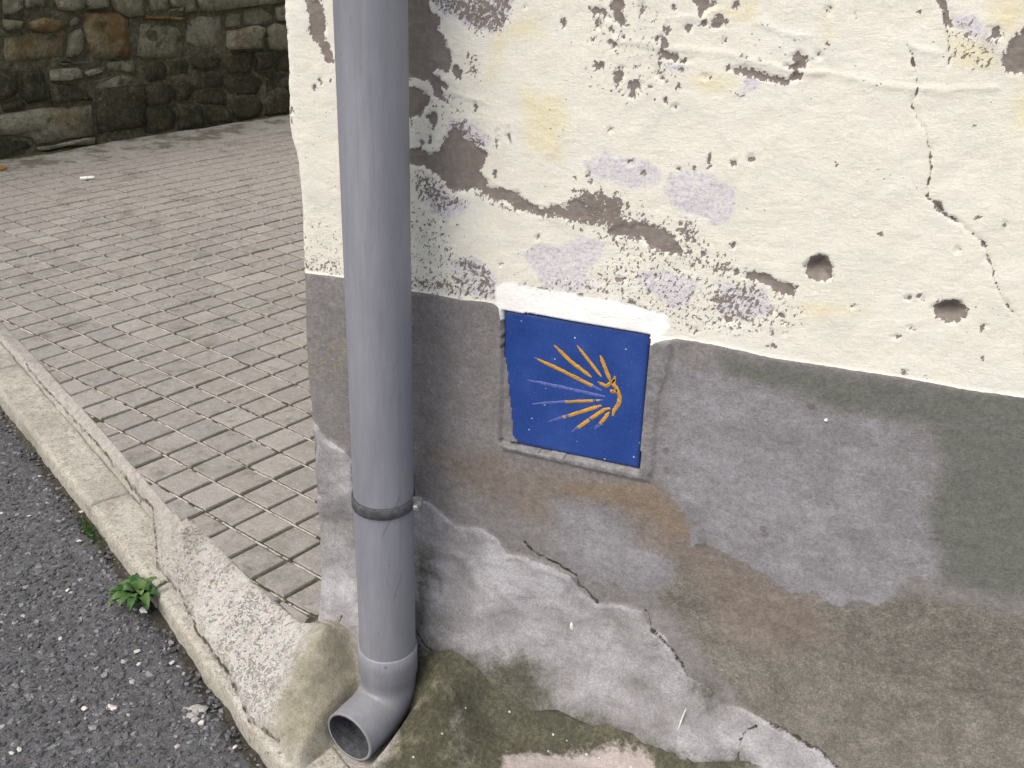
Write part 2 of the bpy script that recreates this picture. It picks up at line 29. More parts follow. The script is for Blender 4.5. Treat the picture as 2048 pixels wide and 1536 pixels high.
'RAYS':[([(0.0359,0.058),(0.0516,0.0231)],(0,1)),([(0.0037,0.0664),(0.039,0.0273)],(0,1)),([(-0.0282,0.061),(-0.0028,0.0407),(0.0259,0.0241)],(0,1)),([(-0.0552,0.0376),(-0.0134,0.0254),(0.0408,0.007)],(0.04,0.84)),([(-0.0644,0.0022),(-0.0153,0.0011),(0.0461,-0.0009)],(2,2)),([(-0.0561,-0.0323),(-0.0058,-0.0185),(0.0436,-0.0064)],(0.5,1)),([(-0.0319,-0.0548),(0.0062,-0.0341),(0.042,-0.0143)],(0.3,1)),([(0.0018,-0.0637),(0.0291,-0.0362),(0.0465,-0.0189),(0.054,-0.0166)],(0.2,1)),([(0.0342,-0.0521),(0.0421,-0.0412),(0.0529,-0.0221)],(0.33,1)),([(0.0574,0.0323),(0.0559,0.0203),(0.0612,0.0132),(0.0659,0.0037),(0.0646,-0.0085),(0.059,-0.0186),(0.0577,-0.0267)],(0,1)),([(0.0346,0.019),(0.0466,0.0148),(0.0576,0.0272)],(0,1)),([(0.0523,0.0114),(0.056,0.0078),(0.0612,0.0125)],(0,1))],
'TMASK':[[(-0.1059,0.0365),(-0.0972,0.0337),(-0.0924,0.0134),(-0.0889,-0.0164),(-0.0836,-0.0623),(-0.0817,-0.0857),(-0.0724,-0.0965),(-0.1041,-0.1036)]],
'KOUT':[(-1.1169,0.4358),(-0.903,0.313),(-0.6545,0.1613),(-0.3874,0.0105),(-0.1797,-0.1144),(0.0422,-0.2428)],
'KIN':[(-1.2053,0.6145),(-1.1152,0.5593),(-0.9399,0.4573),(-0.8402,0.401),(-0.731,0.3369),(-0.4962,0.1952),(-0.377,0.0558),(-0.3027,0.0167),(-0.2183,-0.0502),(-0.0949,-0.1254),(-0.0382,-0.1715),(0.0335,-0.1953)],
'KD':[0.8627,-0.50572],
'KO':[-1.1168,0.436],
'PEDGE':[(-1.5355,0.8098),(-1.4556,0.7931),(-1.2443,0.6744),(-1.1017,0.5846),(-1.0187,0.535),(-0.7831,0.3926),(-0.6834,0.3232),(-0.5252,0.2291),(-0.4219,0.161),(-0.3703,0.1574),(-0.2983,0.1106),(-0.2216,0.0666),(-0.1497,0.0253),(-0.0723,-0.0321),(0.0031,-0.0289),(0.0532,-0.0732)],
'PEB':[(-0.3568,-0.0194),(-0.2527,-0.2288),(-0.3,-0.1084),(-0.2334,-0.1043),(-0.2887,-0.2506),(-0.5152,-0.0283),(-0.4337,-0.1404),(-0.0408,-0.207),(-0.1144,-0.1885),(-0.3215,-0.3692),(-0.3161,-0.3589),(-0.6701,0.1853),(-0.2784,-0.1321),(-0.8105,0.1171),(-0.8443,0.258),(-0.753,0.1307),(-0.6028,0.1017)],
'SPLASH':[(-0.142,-0.1737)],
'WEED':[(-0.3734,-0.0047),(-0.6067,0.1365)],
'WLEAF':[((-0.3469,0.05),0.021),((-0.4057,-0.0554),0.017),((-0.4195,-0.0122),0.014),((-0.4162,0.015),0.013),((-0.324,-0.0408),0.014),((-0.3489,-0.06),0.014),((-0.3746,-0.0672),0.015),((-0.3251,-0.0034),0.016),((-0.392,-0.0273),0.016),((-0.3945,0.0223),0.012),((-0.4236,-0.0299),0.012),((-0.3725,0.0221),0.013),((-0.3531,-0.0412),0.015),((-0.3472,0.0145),0.014)],
'BUTT':[(-2.3769,2.1895)],
'OCH':[(-2.9813,2.2513),(-2.7946,2.1848),(-2.7919,2.1055),(-2.9298,2.1189)],
'GMOSS':[(0.2108,-0.1351),(0.1611,0.0328),(0.2353,0.0425),(0.3529,-0.0168),(0.417,-0.0042),(0.471,-0.015),(0.5331,-0.0258),(0.5844,-0.0266),(0.6318,-0.0286),(0.7005,-0.0039),(0.7245,-0.0364),(0.6103,-0.0679),(0.5315,-0.0755),(0.4683,-0.087),(0.4317,-0.1025),(0.3778,-0.1319),(0.3733,-0.1847),(0.3255,-0.1409),(0.2982,-0.0933),(0.2294,-0.0646)],
'GOLIVE':[(0.207,-0.1414),(0.1967,-0.0636),(0.2196,-0.0437),(0.2871,-0.0838),(0.3255,-0.1409),(0.3679,-0.187),(0.2245,-0.2476)],
'GPINK':[(0.3683,-0.106),(0.4235,-0.0759),(0.4622,-0.064),(0.5268,-0.0522),(0.5779,-0.0525),(0.6824,-0.1072),(0.3869,-0.2313)],
'GLEFT':[(0.0053,-0.1759),(0.0185,-0.1032),(0.0375,-0.05),(0.1028,-0.0607),(0.1263,-0.1123),(0.1176,-0.1513),(0.121,-0.195),(0.1261,-0.2253),(0.0511,-0.2136)],
'STONE':[[(-0.643,0.526),(-0.555,0.52),(-0.566,0.46),(-0.613,0.444),(-0.659,0.44)],[(-0.551,0.52),(-0.447,0.513),(-0.461,0.458),(-0.501,0.473),(-0.56,0.458)],[(-0.419,0.511),(-0.291,0.502),(-0.293,0.441),(-0.358,0.44),(-0.415,0.446)],[(-0.278,0.501),(-0.168,0.493),(-0.173,0.441),(-0.278,0.439)],[(-0.153,0.492),(0.01,0.481),(0.0,0.39),(-0.073,0.387),(-0.148,0.42)],[(-0.661,0.427),(-0.574,0.415),(-0.605,0.385),(-0.668,0.39)],[(-0.555,0.406),(-0.482,0.421),(-0.379,0.399),(-0.394,0.37),(-0.439,0.361),(-0.502,0.36),(-0.56,0.38)],[(-0.366,0.398),(-0.336,0.42),(-0.318,0.394),(-0.327,0.385),(-0.368,0.375)],[(-0.674,0.357),(-0.563,0.363),(-0.39,0.363),(-0.385,0.333),(-0.417,0.247),(-0.554,0.253),(-0.694,0.251)],[(-0.381,0.342),(-0.321,0.363),(-0.301,0.33),(-0.321,0.269),(-0.357,0.232),(-0.412,0.247)],[(-0.298,0.428),(-0.128,0.413),(-0.077,0.383),(-0.081,0.267),(-0.096,0.212),(-0.282,0.223),(-0.302,0.289),(-0.307,0.366)],[(-0.033,0.36),(0.049,0.36),(0.18,0.323),(0.206,0.288),(0.193,0.18),(-0.027,0.195),(-0.056,0.214)],[(-0.447,0.232),(-0.293,0.215),(-0.301,0.2),(-0.438,0.218)],[(-0.492,0.201),(-0.358,0.196),(-0.338,0.178),(-0.348,0.146),(-0.462,0.147),(-0.5,0.154)],[(-0.33,0.173),(-0.236,0.182),(-0.232,0.161),(-0.327,0.155)],[(-0.74,0.234),(-0.634,0.213),(-0.645,0.129),(-0.675,0.112),(-0.767,0.093)],[(-0.621,0.212),(-0.534,0.201),(-0.511,0.177),(-0.531,0.071),(-0.615,0.067),(-0.64,0.107)],[(-0.381,0.128),(-0.152,0.145),(-0.085,0.121),(-0.109,0.082),(-0.326,0.088)],[(-0.776,0.045),(-0.526,0.044),(-0.31,0.029),(-0.327,-0.114),(-0.456,-0.111),(-0.612,-0.112),(-0.629,-0.074),(-0.792,-0.039)],[(-0.793,-0.047),(-0.642,-0.083),(-0.62,-0.118),(-0.812,-0.149)],[(-0.291,0.074),(-0.175,0.077),(-0.038,0.078),(-0.057,-0.119),(-0.312,-0.112)],[(-0.509,0.144),(-0.393,0.13),(-0.331,0.084),(-0.308,0.04),(-0.513,0.055)],[(-0.724,0.087),(-0.655,0.099),(-0.621,0.061),(-0.731,0.051)],[(-0.22,0.205),(-0.074,0.197),(-0.078,0.136),(-0.214,0.164)],[(-0.614,-0.121),(-0.458,-0.12),(-0.321,-0.124),(-0.322,-0.147),(-0.605,-0.136)],[(0.147,0.406),(0.219,0.41),(0.218,0.387),(0.151,0.39)],[(0.045,0.479),(0.144,0.472),(0.142,0.412),(0.134,0.393),(0.034,0.397)],[(0.155,0.471),(0.281,0.463),(0.296,0.39),(0.225,0.386),(0.222,0.412),(0.149,0.411)],[(0.293,0.462),(0.818,0.426),(0.815,0.391),(0.59,0.383),(0.342,0.377),(0.308,0.389)],[(0.001,0.395),(0.092,0.378),(0.245,0.36),(0.192,0.353),(-0.003,0.372)],[(0.224,0.357),(0.298,0.361),(0.434,0.357),(0.434,0.3),(0.413,0.195),(0.287,0.21),(0.208,0.248)],[(0.456,0.364),(0.553,0.355),(0.543,0.287),(0.467,0.287),(0.446,0.299)],[(0.454,0.279),(0.555,0.281),(0.646,0.289),(0.687,0.272),(0.675,0.17),(0.456,0.185),(0.439,0.205)],[(0.564,0.369),(0.667,0.374),(0.742,0.33),(0.746,0.298),(0.685,0.281),(0.556,0.295)],[(0.756,0.369),(0.854,0.377),(0.847,0.29),(0.756,0.298)],[(0.701,0.271),(0.746,0.291),(0.847,0.282),(0.836,0.148),(0.695,0.166)],[(-0.023,0.183),(0.077,0.177),(0.101,0.142),(0.08,0.086),(-0.009,0.082),(-0.039,0.11)],[(0.097,0.172),(0.21,0.169),(0.226,0.128),(0.204,0.07),(0.093,0.079),(0.109,0.131)],[(0.225,0.168),(0.375,0.181),(0.402,0.148),(0.385,0.104),(0.24,0.119)],[(0.233,0.112),(0.384,0.097),(0.424,0.064),(0.4,0.01),(0.24,0.02),(0.212,0.064)],[(0.418,0.177),(0.576,0.168),(0.611,0.125),(0.585,0.06),(0.443,0.064),(0.401,0.107)],[(0.595,0.163),(0.734,0.154),(0.757,0.109),(0.713,0.066),(0.608,0.062),(0.62,0.119)],[(0.747,0.152),(0.856,0.136),(0.847,0.023),(0.732,0.058),(0.77,0.102)],[(0.442,0.054),(0.597,0.051),(0.654,0.009),(0.614,-0.055),(0.451,-0.044),(0.418,0.002)],[(0.618,0.056),(0.719,0.057),(0.847,0.012),(0.841,-0.064),(0.668,-0.052),(0.664,0.008)],[(-0.043,0.082),(0.081,0.073),(0.122,0.031),(0.091,-0.03),(-0.04,-0.022)],[(0.092,0.072),(0.209,0.062),(0.233,0.016),(0.186,-0.028),(0.11,-0.018),(0.131,0.03)],[(-0.047,-0.031),(0.084,-0.037),(0.126,-0.081),(0.098,-0.159),(-0.064,-0.151)],[(0.115,-0.026),(0.191,-0.037),(0.266,-0.065),(0.274,-0.16),(0.116,-0.159),(0.134,-0.082)],[(0.239,0.013),(0.405,0.001),(0.439,-0.037),(0.415,-0.081),(0.273,-0.061),(0.198,-0.03)],[(0.284,-0.07),(0.414,-0.089),(0.461,-0.136),(0.444,-0.171),(0.286,-0.162)],[(0.457,-0.053),(0.613,-0.063),(0.65,-0.109),(0.624,-0.171),(0.471,-0.161),(0.427,-0.088)],[(0.668,-0.06),(0.84,-0.072),(0.831,-0.185),(0.644,-0.171),(0.66,-0.11)]],
'SWALL':{'m':[-2.7219,3.0552],'e':[0.32919,0.94426]},
'LIP':[(0.3598,-0.0307),(0.4763,-0.0293),(0.5863,-0.0383),(0.6997,-0.0218)],
'FLECK':[(0.434,0.1196),(0.6064,-0.014),(0.735,0.5259)]}

SC = bpy.context.scene
COL = SC.collection
rnd = random.Random(11)
R = math.radians

# ------------------------------------------------------------------ camera
cam_d = bpy.data.cameras.new('camera')
cam = bpy.data.objects.new('camera', cam_d)
COL.objects.link(cam)
cc = TR['CAM']
cam.matrix_world = Matrix(((cc['R'][0], cc['U'][0], -cc['F'][0], cc['loc'][0]),
                           (cc['R'][1], cc['U'][1], -cc['F'][1], cc['loc'][1]),
                           (cc['R'][2], cc['U'][2], -cc['F'][2], cc['loc'][2]),
                           (0, 0, 0, 1)))
cam_d.sensor_width = 36
cam_d.lens = cc['lens']
cam_d.clip_start = 0.05
cam_d.clip_end = 500
SC.camera = cam

# ------------------------------------------------------------------ sky, sun, exposure
SUN_EL, SUN_AZ = R(55), R(204)          # azimuth measured clockwise from +y
W = bpy.data.worlds.new('World')
SC.world = W
W.use_nodes = True
wn = W.node_tree.nodes
wl = W.node_tree.links
sky = wn.new('ShaderNodeTexSky')
sky.sky_type = 'NISHITA'
sky.sun_disc = False
sky.sun_elevation = SUN_EL
sky.sun_rotation = SUN_AZ
sky.air_density = 1.0
sky.dust_density = 5.0
sky.ozone_density = 0.6
wl.new(sky.outputs[0], wn['Background'].inputs[0])
wn['Background'].inputs[1].default_value = 0.12
sun_d = bpy.data.lights.new('sun', 'SUN')
sun_d.energy = 1.2
sun_d.angle = R(50)
sun_d.color = (1.0, 0.95, 0.86)
sun = bpy.data.objects.new('sun', sun_d)
COL.objects.link(sun)
sd = Vector((math.sin(SUN_AZ) * math.cos(SUN_EL), math.cos(SUN_AZ) * math.cos(SUN_EL), math.sin(SUN_EL)))
sun.rotation_euler = sd.to_track_quat('Z', 'Y').to_euler()
SC.view_settings.view_transform = 'Standard'
SC.view_settings.look = 'None'
SC.view_settings.gamma = 1
SC.view_settings.use_curve_mapping = False
SC.view_settings.exposure = 0.68

# ------------------------------------------------------------------ numpy noise and shape helpers
_rs = np.random.RandomState(5)
_perm = np.tile(_rs.permutation(256), 2)
_ang = _rs.rand(256) * 2 * np.pi
_gx, _gy = np.cos(_ang), np.sin(_ang)


def perlin(x, y):
    xi = np.floor(x).astype(int); yi = np.floor(y).astype(int)
    xf = x - xi; yf = y - yi
    xi &= 255; yi &= 255
    u = xf * xf * xf * (xf * (xf * 6 - 15) + 10); v = yf * yf * yf * (yf * (yf * 6 - 15) + 10)

    def g(ix, iy, dx, dy):
        h = _perm[_perm[ix & 255] + (iy & 255)]
        return _gx[h] * dx + _gy[h] * dy
    a = g(xi, yi, xf, yf); b = g(xi + 1, yi, xf - 1, yf)
    c = g(xi, yi + 1, xf, yf - 1); d = g(xi + 1, yi + 1, xf - 1, yf - 1)
    return (a + u * (b - a)) * (1 - v) + (c + u * (d - c)) * v


def fbm(x, y, scale, octs=4, gain=0.5, seed=0.0):
    s = 0; amp = 1; f = scale
    for i in range(octs):
        s = s + amp * perlin(x * f + seed + 17.3 * i, y * f + seed * 1.7 + 9.1 * i)
        amp *= gain; f *= 2.03
    return s


def sst(a, b, v):
    t = np.clip((v - a) / (b - a), 0, 1)
    return t * t * (3 - 2 * t)


def poly_sdf(px, py, poly):
    """signed distance, positive inside"""
    P = np.asarray(poly, float); Q = np.roll(P, -1, 0)
    d2 = np.full(px.shape, 1e9); ins = np.zeros(px.shape, bool)
    for (ax, ay), (bx, by) in zip(P, Q):
        ex, ey = bx - ax, by - ay
        t = np.clip(((px - ax) * ex + (py - ay) * ey) / (ex * ex + ey * ey + 1e-12), 0, 1)
        d2 = np.minimum(d2, (px - ax - t * ex) ** 2 + (py - ay - t * ey) ** 2)
        if abs(ey) > 1e-9:
            ins ^= ((ay > py) != (by > py)) & (px < ex * (py - ay) / ey + ax)
    d = np.sqrt(d2)
    return np.where(ins, d, -d)


def line_dist(px, py, pts):
    d2 = np.full(px.shape, 1e9)
    for (ax, ay), (bx, by) in zip(pts[:-1], pts[1:]):
        ex, ey = bx - ax, by - ay
        t = np.clip(((px - ax) * ex + (py - ay) * ey) / (ex * ex + ey * ey + 1e-12), 0, 1)
        d2 = np.minimum(d2, (px - ax - t * ex) ** 2 + (py - ay - t * ey) ** 2)
    return np.sqrt(d2)


def field(X, Z, polys, far, sdf=poly_sdf, init=-1.0, mode=np.maximum):
    """largest signed distance to any polygon of the list, computed near each polygon only"""
    out = np.full(X.shape, -far)
    for p in polys:
        a = np.asarray(p, float)
        m = ((X > a[:, 0].min() - far) & (X < a[:, 0].max() + far) & (Z > a[:, 1].min() - far) & (Z < a[:, 1].max() + far))
        if m.any():
            out[m] = np.maximum(out[m], np.clip(sdf(X[m], Z[m], p), -far, far))
    return out


# ------------------------------------------------------------------ mesh helpers
def link(o, parent=None):
    COL.objects.link(o)
    if parent is not None:
        o.parent = parent
    return o


def mesh_obj(name, verts, faces, mat, parent=None, smooth=True, attrs=None):
    me = bpy.data.meshes.new(name)
    verts = np.asarray(verts, dtype=np.float32)
    if isinstance(faces, np.ndarray):
        nf, k = faces.shape
        me.vertices.add(len(verts)); me.vertices.foreach_set('co', verts.ravel())
        me.loops.add(nf * k); me.loops.foreach_set('vertex_index', faces.astype(np.int32).ravel())
        me.polygons.add(nf)
        me.polygons.foreach_set('loop_start', np.arange(0, nf * k, k, dtype=np.int32))
        me.polygons.foreach_set('loop_total', np.full(nf, k, dtype=np.int32))
        me.update(calc_edges=True)
    else:
        me.from_pydata([tuple(map(float, v)) for v in verts], [], faces)
    me.polygons.foreach_set('use_smooth', [smooth] * len(me.polygons))
    for k, v in (attrs or {}).items():
        a = me.attributes.new(k, 'FLOAT', 'POINT')
        a.data.foreach_set('value', np.asarray(v, dtype=np.float32).ravel())
    for m in (mat if isinstance(mat, (list, tuple)) else [mat]):
        me.materials.append(m)
    return link(bpy.data.objects.new(name, me), parent)


def grid_faces(nr, nc, flip=False):
    i = np.arange(nr * nc).reshape(nr, nc)
    f = np.stack([i[:-1, :-1], i[:-1, 1:], i[1:, 1:], i[1:, :-1]], -1).reshape(-1, 4)
    return f[:, ::-1].copy() if flip else f


def empty(name, loc=(0, 0, 0), label=None, cat=None, group=None):
    o = bpy.data.objects.new(name, None)
    o.location = loc
    link(o)
    tag(o, label, cat, group)
    return o


def tag(o, label=None, cat=None, group=None, kind=None):
    for k, v in (('label', label), ('category', cat), ('group', group), ('kind', kind)):
        if v:
            o[k] = v
    return o


# ------------------------------------------------------------------ node helper
class NT:
    def __init__(s, name, rough=0.9, spec=0.25):
        s.m = bpy.data.materials.new(name); s.m.use_nodes = True
        s.t = s.m.node_tree; s.n = s.t.nodes; s.l = s.t.links
        s.b = s.n['Principled BSDF']
        s.b.inputs['Roughness'].default_value = rough
        s.b.inputs['Specular IOR Level'].default_value = spec
        s.pos = s.n.new('ShaderNodeNewGeometry').outputs['Position']

    def put(s, sock, v):
        if isinstance(v, bpy.types.NodeSocket):
            s.l.new(v, sock)
        elif isinstance(v, (tuple, list)) and len(v) == 3 and sock.type == 'RGBA':
            sock.default_value = (*v, 1)
        else:
            sock.default_value = v

    def attr(s, k):
        a = s.n.new('ShaderNodeAttribute'); a.attribute_name = k
        return a.outputs['Fac']

    def rand(s):
        return s.n.new('ShaderNodeObjectInfo').outputs['Random']

    def math(s, op, a, b=0.0, c=0.0, clamp=False):
        n = s.n.new('ShaderNodeMath'); n.operation = op; n.use_clamp = clamp
        s.put(n.inputs[0], a); s.put(n.inputs[1], b); s.put(n.inputs[2], c)
        return n.outputs[0]

    def add(s, a, b): return s.math('ADD', a, b)
    def mul(s, a, b): return s.math('MULTIPLY', a, b)
    def sub(s, a, b): return s.math('SUBTRACT', a, b)
    def mx(s, a, b): return s.math('MAXIMUM', a, b)

    def scale(s, v, f):
        n = s.n.new('ShaderNodeVectorMath'); n.operation = 'MULTIPLY'
        s.put(n.inputs[0], v); n.inputs[1].default_value = f
        return n.outputs[0]

    def rot(s, v, e):
        n = s.n.new('ShaderNodeVectorRotate'); n.rotation_type = 'EULER_XYZ'
        s.put(n.inputs['Vector'], v); n.inputs['Rotation'].default_value = e
        return n.outputs[0]

    def noise(s, scale, detail=3.0, rough=0.55, vec=None, dist=0.0):
        n = s.n.new('ShaderNodeTexNoise')
        s.put(n.inputs['Vector'], vec if vec is not None else s.pos)
        n.inputs['Scale'].default_value = scale; n.inputs['Detail'].default_value = detail
        n.inputs['Roughness'].default_value = rough; n.inputs['Distortion'].default_value = dist
        return n.outputs['Fac']

    def voro(s, scale, feature='F1', vec=None, out='Distance', rnd_=1.0):
        n = s.n.new('ShaderNodeTexVoronoi'); n.feature = feature
        s.put(n.inputs['Vector'], vec if vec is not None else s.pos)
        n.inputs['Scale'].default_value = scale
        n.inputs['Randomness'].default_value = rnd_
        return n.outputs[out]

    def ss(s, v, lo, hi, a=0.0, b=1.0):
        n = s.n.new('ShaderNodeMapRange'); n.interpolation_type = 'SMOOTHSTEP'
        s.put(n.inputs[0], v); n.inputs[1].default_value = lo; n.inputs[2].default_value = hi
        n.inputs[3].default_value = a; n.inputs[4].default_value = b
        return n.outputs[0]

    def mix(s, f, a, b, blend='MIX'):
        n = s.n.new('ShaderNodeMix'); n.data_type = 'RGBA'; n.blend_type = blend
        s.put(n.inputs[0], f); s.put(n.inputs[6], a); s.put(n.inputs[7], b)
        return n.outputs[2]

    def ramp(s, f, *cols):
        n = s.n.new('ShaderNodeValToRGB'); s.put(n.inputs[0], f)
        e = n.color_ramp.elements
        while len(e) < len(cols):
            e.new(0.5)
        for i, (p, c) in enumerate(cols):
            e[i].position = p; e[i].color = (*c, 1)
        return n.outputs[0]

    def bump(s, h, dist=0.002, strength=1.0, normal=None):
        n = s.n.new('ShaderNodeBump'); s.put(n.inputs['Height'], h)
        n.inputs['Distance'].default_value = dist; n.inputs['Strength'].default_value = strength
        if normal is not None:
            s.put(n.inputs['Normal'], normal)
        return n.outputs[0]

    def done(s, col, normal=None, rough=None, grain=0.9, gs=620):
        if grain:
            k = s.math('MULTIPLY_ADD', s.sub(s.add(s.mul(s.noise(gs, 2, 0.7), 0.65), s.mul(s.noise(gs * 0.45, 2, 0.6), 0.35)), 0.5), grain * 2.0, 1.0)
            cb = s.n.new('ShaderNodeCombineColor')
            for i in range(3):
                s.put(cb.inputs[i], k)
            col = s.mix(1.0, col, cb.outputs[0], 'MULTIPLY')
        s.put(s.b.inputs['Base Color'], col)
        if normal is not None:
            s.put(s.b.inputs['Normal'], normal)
        if rough is not None:
            s.put(s.b.inputs['Roughness'], rough)
        return s.m


# ================================================================== MATERIALS
def mat_wall():
    n = NT('flaking_house_paint', 0.88, 0.2)
    fine = n.noise(420, 4, 0.6)
    mid = n.noise(95, 4, 0.65)
    broad = n.noise(9, 4, 0.6)
    broad2 = n.noise(21, 5, 0.65)
    slant = n.rot(n.pos, (0, R(-28), 0))
    st = n.noise(170, 3, 0.62, n.scale(slant, (1.2, 1.0, 0.8)))
    st2 = n.noise(360, 3, 0.7, n.scale(slant, (1.2, 1.0, 0.8)))
    strokes = n.noise(60, 4, 0.6, n.scale(n.rot(n.pos, (0, R(6), 0)), (0.35, 1, 3.2)))
    # peeled paint
    d = n.mul(n.attr('peel'), 10.0)
    d = n.add(d, n.mul(n.sub(mid, 0.5), 7.5))
    d = n.add(d, n.mul(n.sub(st, 0.5), 17.0))
    d = n.add(d, n.mul(n.sub(n.noise(260, 3, 0.6), 0.5), 3.5))
    peel = n.ss(d, -0.35, 0.35)
    sp = n.attr('speck')
    spn = n.add(n.mul(st, 0.62), n.mul(st2, 0.38))
    lim = n.math('MULTIPLY_ADD', sp, -0.37, 0.695)
    speck = n.ss(n.sub(spn, lim), -0.012, 0.02)
    bare = n.mx(peel, speck)
    # a dusting of tiny pits everywhere
    vz = n.voro(120)
    pit = n.mul(n.ss(n.add(vz, n.mul(n.sub(n.noise(300, 2), 0.5), 0.12)), 0.15, 0.10), n.mul(n.ss(n.noise(11, 3), 0.50, 0.60), n.ss(n.voro(120, out='Color'), 0.55, 0.6)))
    bare = n.mx(bare, n.mul(pit, 0.75))
    cream = n.ramp(n.add(n.mul(broad, 0.6), n.mul(broad2, 0.4)), (0.36, (0.655, 0.665, 0.60)), (0.5, (0.715, 0.705, 0.625)), (0.66, (0.695, 0.71, 0.665)))
    cream = n.mix(n.ss(strokes, 0.35, 0.75, 0, 0.25), cream, (0.745, 0.735, 0.665))
    cream = n.mix(n.ss(fine, 0.45, 0.25, 0, 0.25), cream, (0.56, 0.54, 0.44))
    lil = n.mul(n.ss(n.add(n.mul(n.attr('lilac'), 10), n.add(n.mul(n.sub(broad2, 0.5), 14), n.mul(n.sub(mid, 0.5), 16))), -3.0, 3.0), n.ss(mid, 0.3, 0.52, 0.5, 1.0))
    cream = n.mix(n.mul(lil, 0.9), cream, n.mix(n.ss(n.noise(210, 3, 0.7), 0.36, 0.56), (0.46, 0.445, 0.47), (0.63, 0.615, 0.665)))
    ye = n.mul(n.ss(n.add(n.mul(n.attr('yellow'), 10), n.mul(n.sub(broad2, 0.5), 18)), -5, 7), n.ss(mid, 0.25, 0.65, 0.45, 1.0))
    cream = n.mix(n.mul(ye, 0.62), cream, (0.70, 0.63, 0.36))
    white = n.ss(n.add(n.mul(n.attr('white'), 10), n.add(n.mul(n.sub(mid, 0.5), 8), n.mul(n.sub(broad2, 0.5), 14))), -3.2, 1.5)
    cream = n.mix(white, cream, (0.90, 0.90, 0.89))
    bare = n.mul(bare, n.sub(1.0, n.mul(white, 0.9)))
    grey = n.ramp(n.add(n.mul(broad2, 0.5), n.mul(mid, 0.5)), (0.3, (0.155, 0.134, 0.118)), (0.55, (0.228, 0.203, 0.184)), (0.75, (0.305, 0.28, 0.26)))
    # rim of chalky undercoat round each flake
    rim = n.mul(n.ss(d, -1.8, -0.4), n.sub(1.0, peel))
    cream = n.mix(n.mul(rim, n.ss(mid, 0.42, 0.6)), cream, (0.62, 0.59, 0.60))
    upper = n.mix(bare, cream, grey)
    ck = n.attr('crack')
    upper = n.mix(n.ss(n.add(ck, n.mul(n.sub(mid, 0.5), 1.3)), 0.80, 0.98), upper, (0.13, 0.11, 0.095))
    # grey base band
    base = n.ramp(n.add(n.mul(broad2, 0.55), n.mul(mid, 0.45)), (0.3, (0.15, 0.145, 0.148)), (0.52, (0.202, 0.194, 0.195)), (0.72, (0.27, 0.26, 0.262)))
    bn = n.mul(n.sub(broad2, 0.5), 16)
    sharp = n.mul(n.sub(n.noise(45, 4, 0.6), 0.5), 12)
    low = n.ss(n.n.new('ShaderNodeSeparateXYZ').outputs[2], 0, 1)
    sep = [x for x in n.n if x.type == 'SEPXYZ'][0]
    n.l.new(n.pos, sep.inputs[0])
    low = n.ss(n.add(n.mul(n.attr('gran'), 50), n.mul(n.sub(n.noise(14, 4, 0.6), 0.5), 50)), -20, 22)
    gran = n.ramp(n.add(n.mul(n.noise(330, 3, 0.7), 0.42), n.add(n.mul(broad2, 0.33), n.mul(mid, 0.25))), (0.37, (0.095, 0.090, 0.078)), (0.5, (0.158, 0.150, 0.132)), (0.62, (0.245, 0.234, 0.21)))
    base = n.mix(low, base, gran)
    br = n.ss(n.add(n.mul(n.attr('brown'), 30), n.add(n.mul(sharp, 2.2), n.mul(n.sub(n.noise(150, 3, 0.7), 0.5), 26))), -16, 18)
    base = n.mix(n.mul(br, 0.85), base, n.ramp(n.add(n.mul(mid, 0.6), n.mul(broad2, 0.4)), (0.3, (0.142, 0.120, 0.103)), (0.55, (0.208, 0.180, 0.158)), (0.75, (0.285, 0.25, 0.228))))
    og = n.ss(n.add(n.mul(n.attr('ochre'), 30), sharp), -4, 6)
    base = n.mix(n.mul(og, 0.42), base, (0.215, 0.155, 0.095))
    gr = n.ss(n.add(n.mul(n.attr('green'), 30), bn), -10, 14)
    base = n.mix(n.mul(gr, 0.85), base, n.mix(mid, (0.094, 0.105, 0.093), (0.152, 0.161, 0.142)))
    lgd = n.add(n.mul(n.attr('pale'), 30), n.mul(n.sub(n.noise(45, 4, 0.6), 0.5), 16))
    lg = n.mix(n.mx(n.ss(n.attr('green'), -0.75, -0.2), n.ss(sep.outputs[0], 0.60, 0.54)), n.ss(n.add(lgd, n.mul(n.sub(n.noise(170, 3, 0.7), 0.5), 6)), -1.8, 2.6), n.ss(n.add(lgd, n.mul(n.sub(n.noise(170, 3, 0.7), 0.5), 30)), -17, 17))
    lgc = n.ramp(n.add(n.mul(broad2, 0.4), n.add(n.mul(mid, 0.3), n.mul(broad, 0.3))), (0.33, (0.165, 0.160, 0.165)), (0.5, (0.228, 0.225, 0.24)), (0.68, (0.33, 0.328, 0.362)))
    base = n.mix(n.mul(lg, n.ss(broad, 0.2, 0.5, 0.7, 1.0)), base, lgc)
    blot = n.mul(n.ss(n.voro(26), 0.16, 0.10), n.ss(n.noise(7, 1), 0.5, 0.58))
    base = n.mix(n.mul(blot, 0.6), base, (0.13, 0.118, 0.09))
    sk = n.ss(n.add(n.mul(n.attr('skirt'), 10), n.mul(n.sub(mid, 0.5), 2.5)), -0.4, 0.4)
    skn = n.noise(15, 4, 0.5, n.scale(n.rot(n.pos, (0, R(35), 0)), (1.0, 1.0, 0.7)), 0.4)
    skc = n.ramp(n.add(n.mul(skn, 0.75), n.mul(fine, 0.25)), (0.30, (0.18, 0.175, 0.176)), (0.48, (0.275, 0.27, 0.282)), (0.66, (0.42, 0.42, 0.445)))
    streak = n.mul(n.noise(95, 3, 0.6, n.scale(n.pos, (1.6, 1, 0.22))), n.ss(n.noise(7, 2), 0.42, 0.6, 0.85, 1.08))
    skc = n.mix(n.ss(streak, 0.50, 0.70, 0, 0.3), skc, (0.20, 0.19, 0.18))
    base = n.mix(sk, base, skc)
